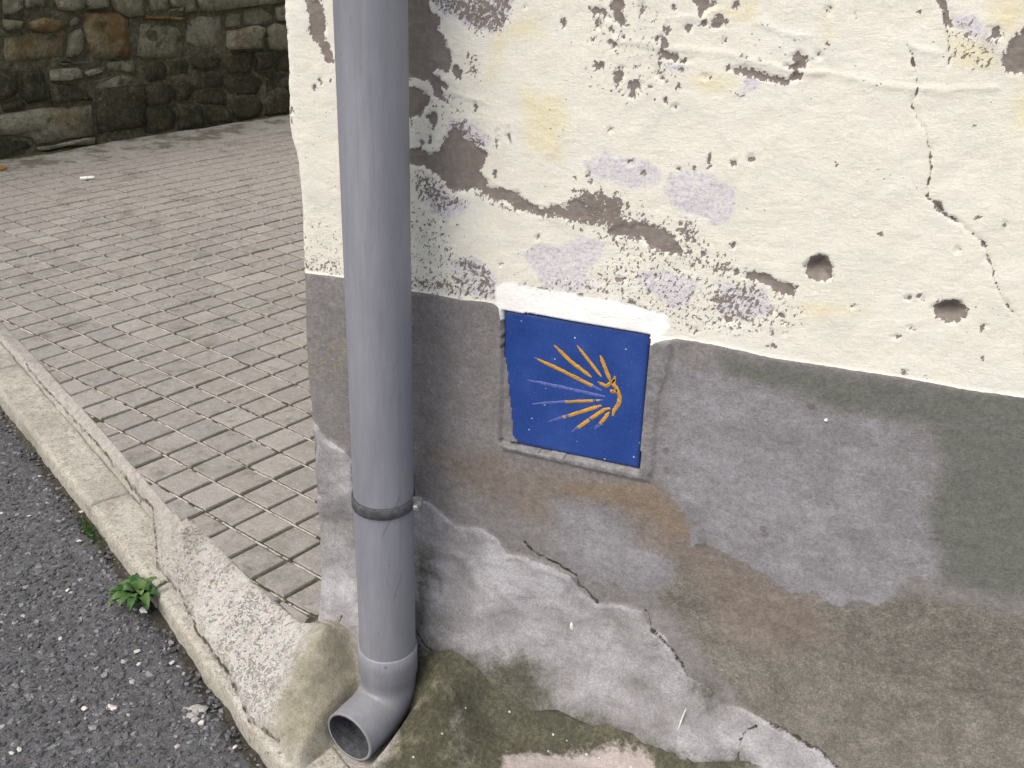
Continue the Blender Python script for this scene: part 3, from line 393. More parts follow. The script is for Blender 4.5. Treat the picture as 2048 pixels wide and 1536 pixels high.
    bd = n.ss(n.add(n.mul(n.attr('border'), 10), n.mul(n.sub(mid, 0.5), 3)), -0.8, 0.8)
    base = n.mix(n.mul(bd, 0.8), base, n.ramp(mid, (0.35, (0.15, 0.15, 0.152)), (0.6, (0.235, 0.235, 0.245))))
    mo = n.ss(n.add(n.mul(n.attr('moss'), 30), n.mul(n.sub(n.noise(26, 6, 0.78), 0.5), 95)), -22, 26)
    base = n.mix(n.mul(mo, 0.88), base, n.ramp(n.add(n.mul(n.noise(130, 4, 0.7), 0.6), n.mul(broad2, 0.4)), (0.32, (0.03, 0.03, 0.022)), (0.5, (0.066, 0.067, 0.044)), (0.7, (0.15, 0.148, 0.098))))
    base = n.mix(n.ss(n.add(ck, n.mul(n.sub(mid, 0.5), 1.2)), 0.62, 0.92), base, (0.045, 0.044, 0.03))
    chip = n.mul(n.ss(n.voro(70), 0.09, 0.05), n.ss(n.noise(11, 2), 0.52, 0.60))
    base = n.mix(n.mul(chip, 0.55), base, n.mix(n.voro(70, out='Color'), (0.09, 0.08, 0.07), (0.3, 0.29, 0.28)))
    da = n.ss(n.add(n.mul(n.attr('dado'), 10), n.mul(n.sub(mid, 0.5), 3.0)), -0.35, 0.35)
    lich = n.mul(n.ss(n.attr('yellow'), -0.4, 0.4), n.ss(n.noise(150, 4, 0.7), 0.585, 0.64))
    base = n.mix(n.mul(lich, 0.8), base, (0.36, 0.31, 0.06))
    col = n.mix(da, upper, base)
    # relief: flaked layer, brush marks, sand grain
    h = n.add(n.mul(bare, -0.55), n.mul(strokes, 0.28))
    h = n.mix(da, h, n.add(n.mul(lg, 0.25), n.mul(broad2, 0.6)))
    h = n.add(h, n.mul(n.noise(190, 5, 0.75, n.scale(n.pos, (0.8, 1, 1.25))), 1.05))
    h = n.sub(h, n.mul(chip, 0.8))
    g_ = n.mix(da, (0.2, 0.2, 0.2), (0.85, 0.85, 0.85))
    gr_ = n.mul(n.sub(n.add(n.mul(n.noise(620, 2, 0.7), 0.6), n.mul(n.noise(260, 2, 0.6), 0.4)), 0.5), g_)
    cb = n.n.new('ShaderNodeCombineColor')
    for i in range(3):
        n.put(cb.inputs[i], n.math('MULTIPLY_ADD', gr_, 2.0, 1.0))
    col = n.mix(1.0, col, cb.outputs[0], 'MULTIPLY')
    return n.done(col, n.bump(h, 0.0012, 0.85), grain=0)


def mat_tile_cells():
    n = NT('paving_concrete', 0.92, 0.2)
    r = n.rand()
    big = n.noise(5, 5, 0.62); mid = n.noise(48, 5, 0.7); fine = n.noise(380, 4, 0.7)
    c = n.ramp(n.add(n.mul(mid, 0.6), n.mul(fine, 0.4)), (0.32, (0.185, 0.178, 0.162)), (0.5, (0.27, 0.26, 0.24)), (0.7, (0.365, 0.353, 0.328)))
    c = n.mix(n.ss(r, 0.1, 0.9, 0, 0.55), c, n.mix(0.5, c, (0.28, 0.245, 0.225)))
    c = n.mix(n.ss(n.math('FRACT', n.mul(r, 7.3)), 0.55, 1.0, 0, 0.45), c, (0.235, 0.225, 0.218))
    c = n.mix(n.ss(n.math('FRACT', n.mul(r, 3.1)), 0.6, 1.0, 0, 0.4), c, (0.38, 0.365, 0.34))
    c = n.mix(n.ss(n.add(n.mul(big, 0.6), n.mul(n.noise(13, 4, 0.65), 0.4)), 0.5, 0.66, 0, 0.8), c, (0.165, 0.16, 0.138))
    c = n.mix(n.mul(n.ss(n.noise(26, 5, 0.7), 0.54, 0.68), 0.5), c, (0.12, 0.116, 0.096))
    c = n.mix(n.mul(n.ss(n.noise(75, 4, 0.7), 0.56, 0.66), 0.35), c, (0.42, 0.41, 0.38))
    c = n.mix(n.mul(n.ss(n.voro(60), 0.07, 0.04), 0.5), c, (0.11, 0.10, 0.09))
    h = n.add(n.mul(fine, 0.6), mid)
    return n.done(c, n.bump(h, 0.0014, 0.8))


def mat_ground(G):
    """cement apron, joints of the paving and the mossy mortar round the outlet"""
    n = NT('weathered_cement', 0.93, 0.2)
    mid = n.noise(60, 5, 0.68); fine = n.noise(330, 4, 0.7); broad = n.noise(12, 5, 0.62)
    sep = n.n.new('ShaderNodeSeparateXYZ'); n.l.new(n.pos, sep.inputs[0])
    x, y = sep.outputs[0], sep.outputs[1]

    def frac(ax, ay):
        t = n.add(n.mul(n.sub(x, G['ox']), ax / G['c']), n.mul(n.sub(y, G['oy']), ay / G['c']))
        t = n.math('FRACT', n.add(t, 100.5))
        return n.math('ABSOLUTE', n.sub(t, 0.5))
    du, dv = frac(*G['u']), frac(*G['v'])
    cem = n.ramp(n.add(n.mul(mid, 0.55), n.mul(fine, 0.45)), (0.28, (0.20, 0.19, 0.172)), (0.5, (0.335, 0.32, 0.293)), (0.68, (0.46, 0.445, 0.415)))
    white = n.attr('chalk')
    cem = n.mix(n.mul(n.ss(n.add(white, n.mul(n.sub(broad, 0.5), 0.8)), 0.3, 0.8), 0.75), cem, n.mix(mid, (0.40, 0.39, 0.37), (0.60, 0.595, 0.57)))
    pitm = n.attr('pit')
    hole = n.mul(n.ss(n.add(n.add(n.mul(n.noise(130, 3, 0.7), 0.5), n.mul(n.noise(300, 3, 0.7), 0.5)), n.mul(n.sub(broad, 0.5), 0.35)), 0.47, 0.38), pitm)
    cem = n.mix(n.mul(hole, 0.55), cem, n.mix(broad, (0.14, 0.125, 0.075), (0.16, 0.145, 0.13)))
    grit = n.voro(190, out='Color')
    cem = n.mix(n.mul(pitm, 0.35), cem, n.mix(0.86, grit, (0.30, 0.285, 0.255)))
    # joints
    moss_j = n.ramp(n.add(n.mul(mid, 0.6), n.mul(fine, 0.4)), (0.34, (0.03, 0.028, 0.022)), (0.52, (0.068, 0.062, 0.042)), (0.7, (0.16, 0.148, 0.085)))
    pale_j = n.ramp(n.add(n.mul(n.noise(150, 4, 0.7), 0.6), n.mul(mid, 0.4)), (0.36, (0.10, 0.09, 0.065)), (0.45, (0.42, 0.405, 0.355)), (0.62, (0.62, 0.605, 0.55)))
    pale_j = n.mix(n.ss(n.noise(17, 4, 0.7), 0.50, 0.58), pale_j, moss_j)
    jo = n.mix(n.ss(n.add(dv, n.mul(n.sub(n.noise(120, 3, 0.6), 0.5), 0.03)), 0.020, 0.030), pale_j, moss_j)
    col = n.mix(n.attr('bed'), cem, jo)
    # mossy and olive mortar, pinkish old slab
    ol = n.ss(n.add(n.mul(n.attr('olive'), 1.0), n.mul(n.sub(n.noise(20, 5, 0.7), 0.5), 1.3)), 0.15, 0.85)
    col = n.mix(n.mul(ol, 0.88), col, n.ramp(n.add(n.mul(broad, 0.6), n.mul(mid, 0.4)), (0.34, (0.145, 0.135, 0.094)), (0.52, (0.245, 0.232, 0.172)), (0.7, (0.37, 0.355, 0.29))))
    mo = n.ss(n.add(n.attr('moss'), n.mul(n.sub(n.noise(26, 6, 0.78), 0.5), 1.6)), 0.02, 0.58)
    mcol = n.ramp(n.add(n.mul(n.noise(150, 4, 0.7), 0.6), n.mul(broad, 0.4)), (0.33, (0.022, 0.021, 0.016)), (0.5, (0.046, 0.046, 0.029)), (0.68, (0.11, 0.11, 0.066)))
    col = n.mix(n.mul(mo, 0.92), col, mcol)
    pk = n.ss(n.add(n.attr('pink'), n.add(n.mul(n.sub(broad, 0.5), 0.7), n.mul(n.sub(n.noise(75, 4, 0.7), 0.5), 0.9))), 0.45, 0.78)
    col = n.mix(n.mul(pk, 0.85), col, n.mix(n.noise(40, 4, 0.7), (0.28, 0.24, 0.225), (0.50, 0.46, 0.45)))
    ck = n.attr('crack')
    col = n.mix(n.ss(n.add(ck, n.mul(n.sub(mid, 0.5), 1.4)), 0.52, 0.95), col, (0.07, 0.063, 0.045))
    wc = n.mul(n.ss(n.voro(55), 0.075, 0.05), n.ss(n.noise(9, 1), 0.52, 0.58))
    col = n.mix(n.mul(n.mul(n.ss(n.voro(48), 0.11, 0.07), n.mul(n.ss(n.noise(9, 1), 0.48, 0.55), mo)), 0.9), col, (0.55, 0.55, 0.52))
    h = n.add(n.mul(mid, 1.0), n.mul(fine, 0.5))
    h = n.sub(h, n.mul(hole, 1.6))
    return n.done(col, n.bump(h, 0.0022, 0.9))


def mat_far_pavement(G):
    n = NT('far_pavement', 0.94, 0.2)
    mid = n.noise(30, 5, 0.7); broad = n.noise(4, 5, 0.65); fine = n.noise(200, 4, 0.7)
    c = n.ramp(n.add(n.mul(mid, 0.6), n.mul(fine, 0.4)), (0.33, (0.09, 0.085, 0.066)), (0.5, (0.15, 0.142, 0.115)), (0.68, (0.30, 0.287, 0.255)))
    return n.done(c, n.bump(n.add(mid, n.mul(fine, 0.5)), 0.003, 0.8))


def mat_simple(name, lo, mi, hi, s1=60, s2=300, dist=0.002, rough=0.92, spec=0.2, extra=None):
    n = NT(name, rough, spec)
    a = n.noise(s1, 5, 0.68); b = n.noise(s2, 4, 0.7)
    c = n.ramp(n.add(n.mul(a, 0.6), n.mul(b, 0.4)), (0.32, lo), (0.5, mi), (0.69, hi))
    if extra:
        c = extra(n, c, a, b)
    return n.done(c, n.bump(n.add(a, n.mul(b, 0.5)), dist, 0.8))


def stone_mat(name, lo, mi, hi, ochre=0.0, dark=0.0, lich=0.3):
    n = NT(name, 0.95, 0.15)
    r = n.rand()
    off = n.n.new('ShaderNodeVectorMath'); off.operation = 'ADD'
    cmb = n.n.new('ShaderNodeCombineXYZ')
    n.put(cmb.inputs[0], n.mul(r, 9.0)); n.put(cmb.inputs[1], n.mul(r, 5.0))
    n.l.new(n.pos, off.inputs[0]); n.l.new(cmb.outputs[0], off.inputs[1])
    v = off.outputs[0]
    a = n.noise(9, 6, 0.68, v); b = n.noise(45, 5, 0.72, v); f = n.noise(140, 4, 0.7, v)
    c = n.ramp(n.add(n.mul(a, 0.5), n.mul(b, 0.5)), (0.33, lo), (0.5, mi), (0.68, hi))
    c = n.mix(n.mul(n.ss(n.noise(6.5, 5, 0.65, v, 0.6), 0.56 - 0.14 * ochre, 0.66 - 0.10 * ochre), min(1, 0.2 + 0.7 * ochre)), c, n.mix(b, (0.13, 0.072, 0.018), (0.27, 0.15, 0.045)))
    c = n.mix(n.mul(n.ss(n.noise(17, 5, 0.7, v), 0.54, 0.68), 0.7), c, (0.042, 0.046, 0.026))
    c = n.mix(n.mul(n.ss(b, 0.58, 0.66), lich), c, (0.36, 0.36, 0.29))
    c = n.mix(n.mul(n.ss(n.noise(75, 4, 0.75, v), 0.56, 0.64), 0.6), c, n.mix(a, (0.10, 0.115, 0.05), (0.27, 0.27, 0.21)))
    c = n.mix(n.mul(n.ss(n.voro(38, vec=v), 0.13, 0.06), 0.35 * lich + 0.1), c, (0.33, 0.335, 0.30))
    if dark:
        c = n.mix(n.ss(a, 0.3, 0.62, dark, dark * 0.75), c, n.mix(b, (0.014, 0.013, 0.011), (0.05, 0.05, 0.032)))
    return n.done(c, n.bump(n.add(n.add(a, b), n.mul(f, 0.6)), 0.025, 1.0))


def mat_pipe():
    n = NT('grey_plastic', 0.5, 0.4)
    a = n.noise(7, 4, 0.6, n.scale(n.pos, (3, 3, 0.5))); b = n.noise(60, 4, 0.65, n.scale(n.pos, (3, 3, 0.35))); f = n.noise(260, 3, 0.6)
    c = n.ramp(n.add(n.mul(a, 0.6), n.mul(b, 0.4)), (0.35, (0.190, 0.199, 0.234)), (0.52, (0.224, 0.233, 0.270)), (0.68, (0.26, 0.269, 0.308)))
    sc = n.noise(34, 3, 0.6, n.scale(n.rot(n.pos, (R(14), R(-16), 0)), (2.6, 2.6, 0.22)))
    c = n.mix(n.mul(n.ss(sc, 0.68, 0.73), 0.4), c, (0.105, 0.11, 0.135))
    spots = n.mul(n.ss(n.voro(24), 0.10, 0.05), n.ss(n.noise(6, 1), 0.54, 0.6))
    c = n.mix(n.mul(spots, 0.6), c, (0.09, 0.085, 0.085))
    run = n.noise(46, 3, 0.6, n.scale(n.pos, (2.4, 2.4, 0.06)))
    c = n.mix(n.mul(n.ss(run, 0.56, 0.72), 0.32), c, (0.16, 0.16, 0.17))
    scf = n.mul(n.ss(n.noise(90, 4, 0.7, n.scale(n.pos, (1.5, 1.5, 0.5))), 0.60, 0.68), n.ss(n.noise(9, 3), 0.50, 0.62))
    c = n.mix(n.mul(scf, 0.45), c, (0.13, 0.13, 0.14))
    sep = n.n.new('ShaderNodeSeparateXYZ'); n.l.new(n.pos, sep.inputs[0])
    dirt = n.mul(n.ss(sep.outputs[2], 0.22, -0.06), n.ss(n.noise(26, 4, 0.65), 0.38, 0.66))
    c = n.mix(n.mul(dirt, 0.45), c, (0.20, 0.19, 0.155))
    return n.done(c, n.bump(n.add(a, n.mul(f, 0.12)), 0.0012, 0.4), n.ss(b, 0.3, 0.7, 0.38, 0.56), grain=0.12)


def mat_flat(name, col, rough=0.6, spec=0.4, metal=0.0, var=0.25, sc=120):
    n = NT(name, rough, spec)
    a = n.noise(sc, 4, 0.65)
    c = n.mix(n.ss(a, 0.3, 0.72), tuple(v * (1 - var) for v in col), tuple(min(1, v * (1 + var)) for v in col))
    n.b.inputs['Metallic'].default_value = metal
    return n.done(c, n.bump(a, 0.0006, 0.5), grain=0.3)


def mat_blue():
    n = NT('blue_enamel', 0.42, 0.4)
    a = n.noise(14, 4, 0.6); f = n.noise(240, 4, 0.65)
    c = n.ramp(n.add(n.mul(a, 0.6), n.mul(f, 0.4)), (0.33, (0.013, 0.043, 0.20)), (0.52, (0.019, 0.058, 0.255)), (0.7, (0.028, 0.075, 0.30)))
    v = n.voro(68); k = n.noise(21, 2)
    c = n.mix(n.mul(n.ss(v, 0.10, 0.06), n.ss(k, 0.47, 0.53)), c, (0.46, 0.50, 0.62))
    v2 = n.voro(150)
    c = n.mix(n.mul(n.mul(n.ss(v2, 0.13, 0.08), n.ss(k, 0.45, 0.5)), 0.35), c, (0.24, 0.29, 0.5))
    return n.done(c, n.bump(n.add(a, n.mul(f, 0.4)), 0.0008, 0.6), n.ss(a, 0.3, 0.7, 0.36, 0.55), grain=0.35)


def mat_leaf():
    n = NT('weed_leaf', 0.55, 0.35)
    a = n.noise(60, 4, 0.6)
    r = n.rand()
    c = n.ramp(n.add(n.mul(a, 0.75), n.mul(r, 0.3)), (0.25, (0.024, 0.066, 0.018)), (0.5, (0.048, 0.112, 0.03)), (0.68, (0.09, 0.155, 0.042)), (0.9, (0.22, 0.21, 0.06)))
    n.b.inputs['Subsurface Weight'].default_value = 0.0
    return n.done(c, n.bump(a, 0.001, 0.6))


def asphalt_mat():
    n = NT('asphalt', 0.9, 0.25)
    a = n.noise(70, 5, 0.7); f = n.noise(420, 4, 0.7); big = n.noise(5, 4, 0.6)
    c = n.ramp(n.add(n.mul(a, 0.5), n.mul(f, 0.5)), (0.33, (0.042, 0.043, 0.044)), (0.5, (0.10, 0.102, 0.107)), (0.68, (0.20, 0.202, 0.21)))
    vc = n.voro(240, out='Color'); vd = n.voro(240)
    c = n.mix(n.mul(n.ss(vd, 0.5, 0.2), 0.35), c, n.mix(0.82, vc, (0.11, 0.11, 0.118)))
    ed = n.ss(n.add(n.attr('edge'), n.mul(n.sub(n.noise(18, 4, 0.7), 0.5), 1.0)), 0.45, 0.85)
    c = n.mix(n.mul(ed, 0.8), c, n.ramp(n.add(n.mul(a, 0.6), n.mul(big, 0.4)), (0.35, (0.022, 0.019, 0.013)), (0.52, (0.05, 0.043, 0.024)), (0.66, (0.06, 0.075, 0.022))))
    c = n.mix(n.ss(big, 0.5, 0.7, 0, 0.3), c, (0.085, 0.085, 0.09))
    return n.done(c, n.bump(n.add(n.mul(a, 1.0), n.mul(f, 0.6)), 0.004, 0.9))


def chip_mat():
    n = NT('asphalt_chips', 0.85, 0.3)
    rr = n.attr('tone')
    c = n.ramp(rr, (0.0, (0.055, 0.057, 0.06)), (0.4, (0.112, 0.114, 0.122)), (0.75, (0.18, 0.18, 0.192)), (0.93, (0.29, 0.285, 0.29)), (1.0, (0.42, 0.41, 0.40)))
    f = n.noise(500, 3, 0.7)
    c = n.mix(n.ss(f, 0.35, 0.65, 0.0, 0.4), c, (0.05, 0.048, 0.05))
    return n.done(c)


GRID = dict(c=0.0834315, ox=-0.57990, oy=0.61470, u=(0.9482416, -0.3175498), v=(-0.3175498, -0.9482416))
SX, SY = 0.02498, -0.03359            # fall of the pavement


def ground_plane(x, y):
    return SX * x + SY * y


# ================================================================== ROAD, KERB, PAVEMENT
KO = np.array(TR['KO']); KD = np.array(TR['KD']); KD /= np.hypot(*KD)
KN = np.array([-KD[1], KD[0]])        # from the road towards the house


def kerb_z(x):
    return -0.062 - 0.043 * sst(-0.45, 0.12, x)


def road_z(x):
    return kerb_z(x) - 0.032


def sq_xy(s, q):
    return KO[0] + KD[0] * s + KN[0] * q, KO[1] + KD[1] * s + KN[1] * q


def tile_limit(x):
    return np.interp(x, [-3, -1.24, -0.78, -0.42, -0.37, -0.15, -0.02, 0.03], [0.138, 0.139, 0.130, 0.117, 0.135, 0.134, 0.145, 0.156])


M_WALL = mat_wall()
M_CELL = mat_tile_cells()
M_GROUND = mat_ground(GRID)
M_FAR = mat_far_pavement(GRID)
M_ASPH = asphalt_mat()
M_CHIP = chip_mat()


def kerb_extra(n, c, a, b):
    c = n.mix(n.ss(n.noise(9, 5, 0.65), 0.48, 0.68, 0, 0.5), c, (0.42, 0.41, 0.36))
    c = n.mix(n.mul(n.ss(n.noise(16, 4, 0.7), 0.58, 0.68), 0.4), c, (0.30, 0.20, 0.165))
    c = n.mix(n.mul(n.ss(n.noise(140, 3, 0.7), 0.42, 0.34), 0.55), c, (0.13, 0.12, 0.10))
    c = n.mix(n.mul(n.ss(n.noise(5, 4, 0.65), 0.5, 0.66), 0.5), c, (0.20, 0.195, 0.17))
    return n.mix(n.mul(n.ss(n.voro(75), 0.10, 0.06), 0.6), c, (0.09, 0.08, 0.07))


M_KERB = mat_simple('kerb_concrete', (0.215, 0.205, 0.175), (0.37, 0.357, 0.312), (0.52, 0.505, 0.445), 70, 330, 0.003, extra=kerb_extra)
M_SOIL = mat_simple('bare_ground', (0.06, 0.055, 0.035), (0.10, 0.095, 0.06), (0.16, 0.15, 0.1), 3, 40, 0.02)

# ground to the horizon
s_ = 240
mesh_obj('ground', [(-s_, -s_, -0.62), (s_, -s_, -0.62), (s_, s_, -0.62), (-s_, s_, -0.62)], [(0, 1, 2, 3)], M_SOIL)
tag(bpy.data.objects['ground'], kind='structure')

# road: fine near piece joined to a coarse sheet round it
ns, nq = 520, 180
ss_ = np.linspace(-0.7, 1.9, ns); qq_ = np.concatenate([np.linspace(-0.78, 0.03, nq)])
S_, Q_ = np.meshgrid(ss_, qq_)
X_, Y_ = sq_xy(S_, Q_)
RZ = road_z(X_)
Zr = RZ + 0.004 * fbm(X_, Y_, 7, 3) + 0.0022 * fbm(X_, Y_, 90, 3, 0.6) - 0.010 * sst(-0.035, 0.015, Q_) * (1 + fbm(X_, Y_, 20, 2))
fade = sst(0.0, 0.08, np.minimum(np.minimum(S_ + 0.7, 1.9 - S_), Q_ + 0.78))
Zr = RZ + (Zr - RZ) * fade - 0.001 * (1 - fade)
edge = sst(-0.035, 0.014, Q_)
vf = np.stack([X_, Y_, Zr], -1).reshape(-1, 3)
ff = grid_faces(nq, ns)
# the rest of the road, a coarser sheet just below
gsr = np.concatenate([[-60, -25], np.linspace(-10, 10, 101), [25, 60]]); gqr = np.concatenate([[-60, -20, -9, -6], np.linspace(-4, -0.08, 28), [-0.035, -0.01, 0.015, 0.03]])
Sr, Qr = np.meshgrid(gsr, gqr)
Xr, Yr = sq_xy(Sr, Qr)
k = len(vf)
vf = np.concatenate([vf, np.stack([Xr, Yr, road_z(Xr) - 0.0055 - 0.011 * sst(-0.035, 0.015, Qr)], -1).reshape(-1, 3)])
ff = np.concatenate([ff, grid_faces(len(gqr), len(gsr)) + k])
road = mesh_obj('road', vf, ff, M_ASPH, attrs={'edge': np.concatenate([edge.ravel(), sst(-0.035, 0.014, Qr).ravel()])})
tag(road, kind='structure')

# aggregate standing out of the asphalt
ico_v = []
t_ = (1 + 5 ** 0.5) / 2
for a, b in ((1, t_), (-1, t_), (1, -t_), (-1, -t_)):
    ico_v += [(a, b, 0), (0, a, b), (b, 0, a)]
ico_v = np.array(ico_v, float); ico_v /= np.linalg.norm(ico_v[0])
bm = bmesh.new()
for v in ico_v:
    bm.verts.new(v)
bmesh.ops.convex_hull(bm, input=bm.verts[:])
bm.verts.index_update()
ico_f = np.array([[v.index for v in f.verts] for f in bm.faces])
ico_v = np.array([v.co[:] for v in bm.verts])
bm.free()
rs = np.random.RandomState(3)
N = 21000
cs_ = rs.uniform(-0.35, 1.62, N); cq_ = 0.012 - rs.uniform(0.0, 0.62, N)
cx, cy = sq_xy(cs_, cq_)
size = 0.0016 + 0.0036 * rs.rand(N) ** 2.0
big = rs.rand(N) < 0.018
size[big] *= 1.5
jit = 1 + 0.30 * rs.randn(N, 12)
V = ico_v[None] * jit[..., None] * size[:, None, None] * np.stack([rs.uniform(0.8, 1.5, N), rs.uniform(0.7, 1.2, N), rs.uniform(0.45, 0.8, N)], -1)[:, None, :]
an = rs.rand(N) * 6.283
ca, sa = np.cos(an)[:, None], np.sin(an)[:, None]
V = np.stack([V[..., 0] * ca - V[..., 1] * sa, V[..., 0] * sa + V[..., 1] * ca, V[..., 2]], -1)
cz = road_z(cx) + 0.004 * fbm(cx, cy, 7, 3) - 0.010 * sst(-0.035, 0.015, cq_) + 0.0004
V = V + np.stack([cx, cy, cz], -1)[:, None, :]
F = (ico_f[None] + 12 * np.arange(N)[:, None, None]).reshape(-1, 3)
tone = rs.rand(N) ** 1.5 * 0.92
tone[rs.rand(N) < 0.011] = 1.0
chips = mesh_obj('asphalt_aggregate', V.reshape(-1, 3), F, M_CHIP, smooth=False, attrs={'tone': np.repeat(tone, 12)})
tag(chips, 'fine grey stone chips standing out of the worn asphalt road', 'gravel', kind='stuff')

# pavement: one bed sheet, fine near the kerb and the house, coarse behind
gs, gq = np.arange(-1.05, 2.55, 0.0033), np.concatenate([np.arange(0.018, 0.60, 0.0033)])
S_, Q_ = np.meshgrid(gs, gq)
X_, Y_ = sq_xy(S_, Q_)
P_ = ground_plane(X_, Y_)
drop = (0.05 * sst(0.0, 0.16, X_) + 0.040 * sst(0.24, 0.40, X_)) * sst(0.04, -0.06, Y_)
top = P_ - drop
lim = tile_limit(X_)
ap_lo = np.interp(S_, [0.66, 0.80, 0.91, 1.02, 1.165, 1.24, 1.31], [0.107, 0.05, 0.048, 0.035, 0.032, 0.024, 0.036]) + 0.006 * fbm(X_, Y_, 9, 4) + 0.003 * fbm(X_, Y_, 50, 2)
kz = kerb_z(X_)
lo = kz + 0.011
ramp_hi = np.maximum(lim, np.interp(X_, [-0.5, -0.05, 0.1, 0.3], [0.0, 0.0, 0.24, 0.30]))
tl = np.clip((Q_ - ap_lo) / (ramp_hi - ap_lo), 0, 1)
Zg = lo + (top - lo) * tl ** 0.72
Zg = np.where(Q_ < ap_lo, np.maximum(kz - 0.008, lo - (ap_lo - Q_) * 3.0), Zg)
# trough and mounds of mortar round the outlet
def gauss(x0, y0, rx, ry, h, a=0.0):
    ca_, sa_ = math.cos(a), math.sin(a)
    dx, dy = X_ - x0, Y_ - y0
    return h * np.exp(-(((dx * ca_ + dy * sa_) / rx) ** 2 + ((-dx * sa_ + dy * ca_) / ry) ** 2))
Zg += gauss(0.052, -0.088, 0.045, 0.065, 0.044)
Zg += gauss(0.262, -0.085, 0.05, 0.09, 0.044, 0.3)
Zg += gauss(0.21, -0.02, 0.11, 0.045, 0.032)
pipe_d = np.hypot(X_ - 0.1655 + 0.21 * np.clip(-0.083 - Y_, 0, 1), 0 * X_)
trough = sst(0.062, 0.036, pipe_d) * sst(-0.075, -0.10, Y_) * sst(-0.30, -0.24, Y_)
Zg = Zg * (1 - trough) + np.minimum(Zg, -0.108) * trough
fil = sst(-0.080, -0.034, Y_) * sst(0.22, 0.40, X_)
Zg += 0.046 * fil
inside_t = (Q_ > lim) & (X_ < 0.012)
bed = sst(0.0, 0.006, Q_ - lim) * sst(0.016, 0.004, X_)
pit = sst(0.13, 0.112, Q_) * 0 + field(X_, Y_, [[(-0.47, 0.17), (-0.36, 0.16), (-0.22, 0.07), (-0.10, 0.0), (0.0, -0.03), (-0.02, -0.2), (-0.09, -0.14), (-0.32, 0.03)]], 0.05) / 0.05 * 0.5 + 0.5
chalk = field(X_, Y_, [[(-0.30, 0.10), (-0.14, 0.02), (-0.03, -0.03), (0.05, -0.09), (0.03, -0.2), (-0.05, -0.19), (-0.14, -0.10), (-0.23, -0.04)]], 0.04) / 0.04 * 0.5 + 0.5
olive = field(X_, Y_, [TR['GLEFT'], TR['GOLIVE']], 0.045) / 0.045 * 0.5 + 0.5
moss = np.maximum(field(X_, Y_, [TR['GMOSS']], 0.045) / 0.045 * 0.5 + 0.5, 0.34 + 0.34 * field(X_, Y_, [TR['GOLIVE']], 0.045) / 0.045)
pink = field(X_, Y_, [TR['GPINK']], 0.02) / 0.02 * 0.5 + 0.5
rough_a = 0.0006 + 0.0034 * np.clip(pit, 0, 1) * (1 - bed)
rough_a = np.maximum(rough_a, 0.0022 * np.clip(moss, 0, 1))
Zg += rough_a * fbm(X_, Y_, 75, 4, 0.6) + 0.003 * fbm(X_, Y_, 14, 3) * (1 - bed) * np.clip(pit * 2, 0.5, 1)
dvv = np.abs(np.mod(((X_ - GRID['ox']) * GRID['v'][0] + (Y_ - GRID['oy']) * GRID['v'][1]) / GRID['c'] + 0.5, 1) - 0.5)
Zg -= bed * np.where(dvv < 0.07, 0.0034, 0.0046) * (1 + 0.4 * fbm(X_, Y_, 40, 2))
crk_l = [[(x, y) for x, y in TR['KIN']], [(0.01, -0.19), (0.035, -0.235), (0.08, -0.24), (0.12, -0.26)], [(0.0, -0.02), (0.03, -0.05), (0.05, -0.052)]]
ck = np.zeros_like(X_)
for l in crk_l:
    ck = np.maximum(ck, np.clip(1 - line_dist(X_ + 0.0025 * fbm(X_, Y_, 30, 3), Y_ + 0.0025 * fbm(X_, Y_, 30, 3, seed=4), l) / 0.0052, 0, 1))
ck *= (1 - bed)
Zg -= 0.004 * ck
ap = mesh_obj('pavement', np.stack([X_, Y_, Zg], -1).reshape(-1, 3), grid_faces(len(gq), len(gs)), M_GROUND,
              attrs={'pit': np.clip(pit, 0, 1), 'chalk': np.clip(chalk, 0, 1), 'olive': np.clip(olive, 0, 1), 'moss': np.clip(moss, 0, 1), 'pink': np.clip(pink, 0, 1), 'bed': bed, 'crack': ck})
tag(ap, kind='structure')
# the sheet under the rest of the paving
gs2 = np.linspace(-9, 9, 181); gq2 = np.concatenate([[0.10], np.linspace(0.58, 9, 60)])
S2, Q2 = np.meshgrid(gs2, gq2)
X2, Y2 = sq_xy(S2, Q2)
Z2 = ground_plane(X2, Y2) - 0.0042
Z2 = np.where(Q2 < 0.2, np.minimum(kerb_z(X2), ground_plane(X2, Y2)) - 0.03, Z2)
Z2 = np.where((X2 > 0.03) & (Y2 < 0.3), ground_plane(X2, Y2) - 0.092, Z2)
near = (S2 > -1.2) & (S2 < 2.7) & (Q2 < 0.65)
Z2 = np.where(near, np.minimum(Z2, ground_plane(X2, Y2)) - 0.05, Z2)
mesh_obj('pavement_bed', np.stack([X2, Y2, Z2], -1).reshape(-1, 3), grid_faces(len(gq2), len(gs2)), M_GROUND, ap,
         attrs={'bed': (X2 < 0.03).astype(float)})

# paving pieces
def cell_mesh(pts, name, jt=0.0):
    """block with a chamfered top; pts are the outline, counter-clockwise, local, top at z=0"""
    P = np.array(pts, float)
    c = P.mean(0); n = len(P)
    d = P - c; L = np.linalg.norm(d, axis=1, keepdims=True)
    ins = c + d * np.clip(1 - 0.0026 / L, 0.3, 1)
    mid_ = c + d * np.clip(1 - 0.0012 / L, 0.3, 1)
    vs = [(x, y, 0.0) for x, y in ins] + [(x, y, -0.0014) for x, y in mid_] + [(x, y, -0.0045) for x, y in P] + [(x, y, -0.028) for x, y in P]
    fs = [tuple(range(n))]
    for k in range(3):
        for i in range(n):
            j = (i + 1) % n
            fs.append((k * n + i, k * n + j, (k + 1) * n + j, (k + 1) * n + i))
    fs = [f if fi == 0 else f[::-1] for fi, f in enumerate(fs)]
    return vs, fs


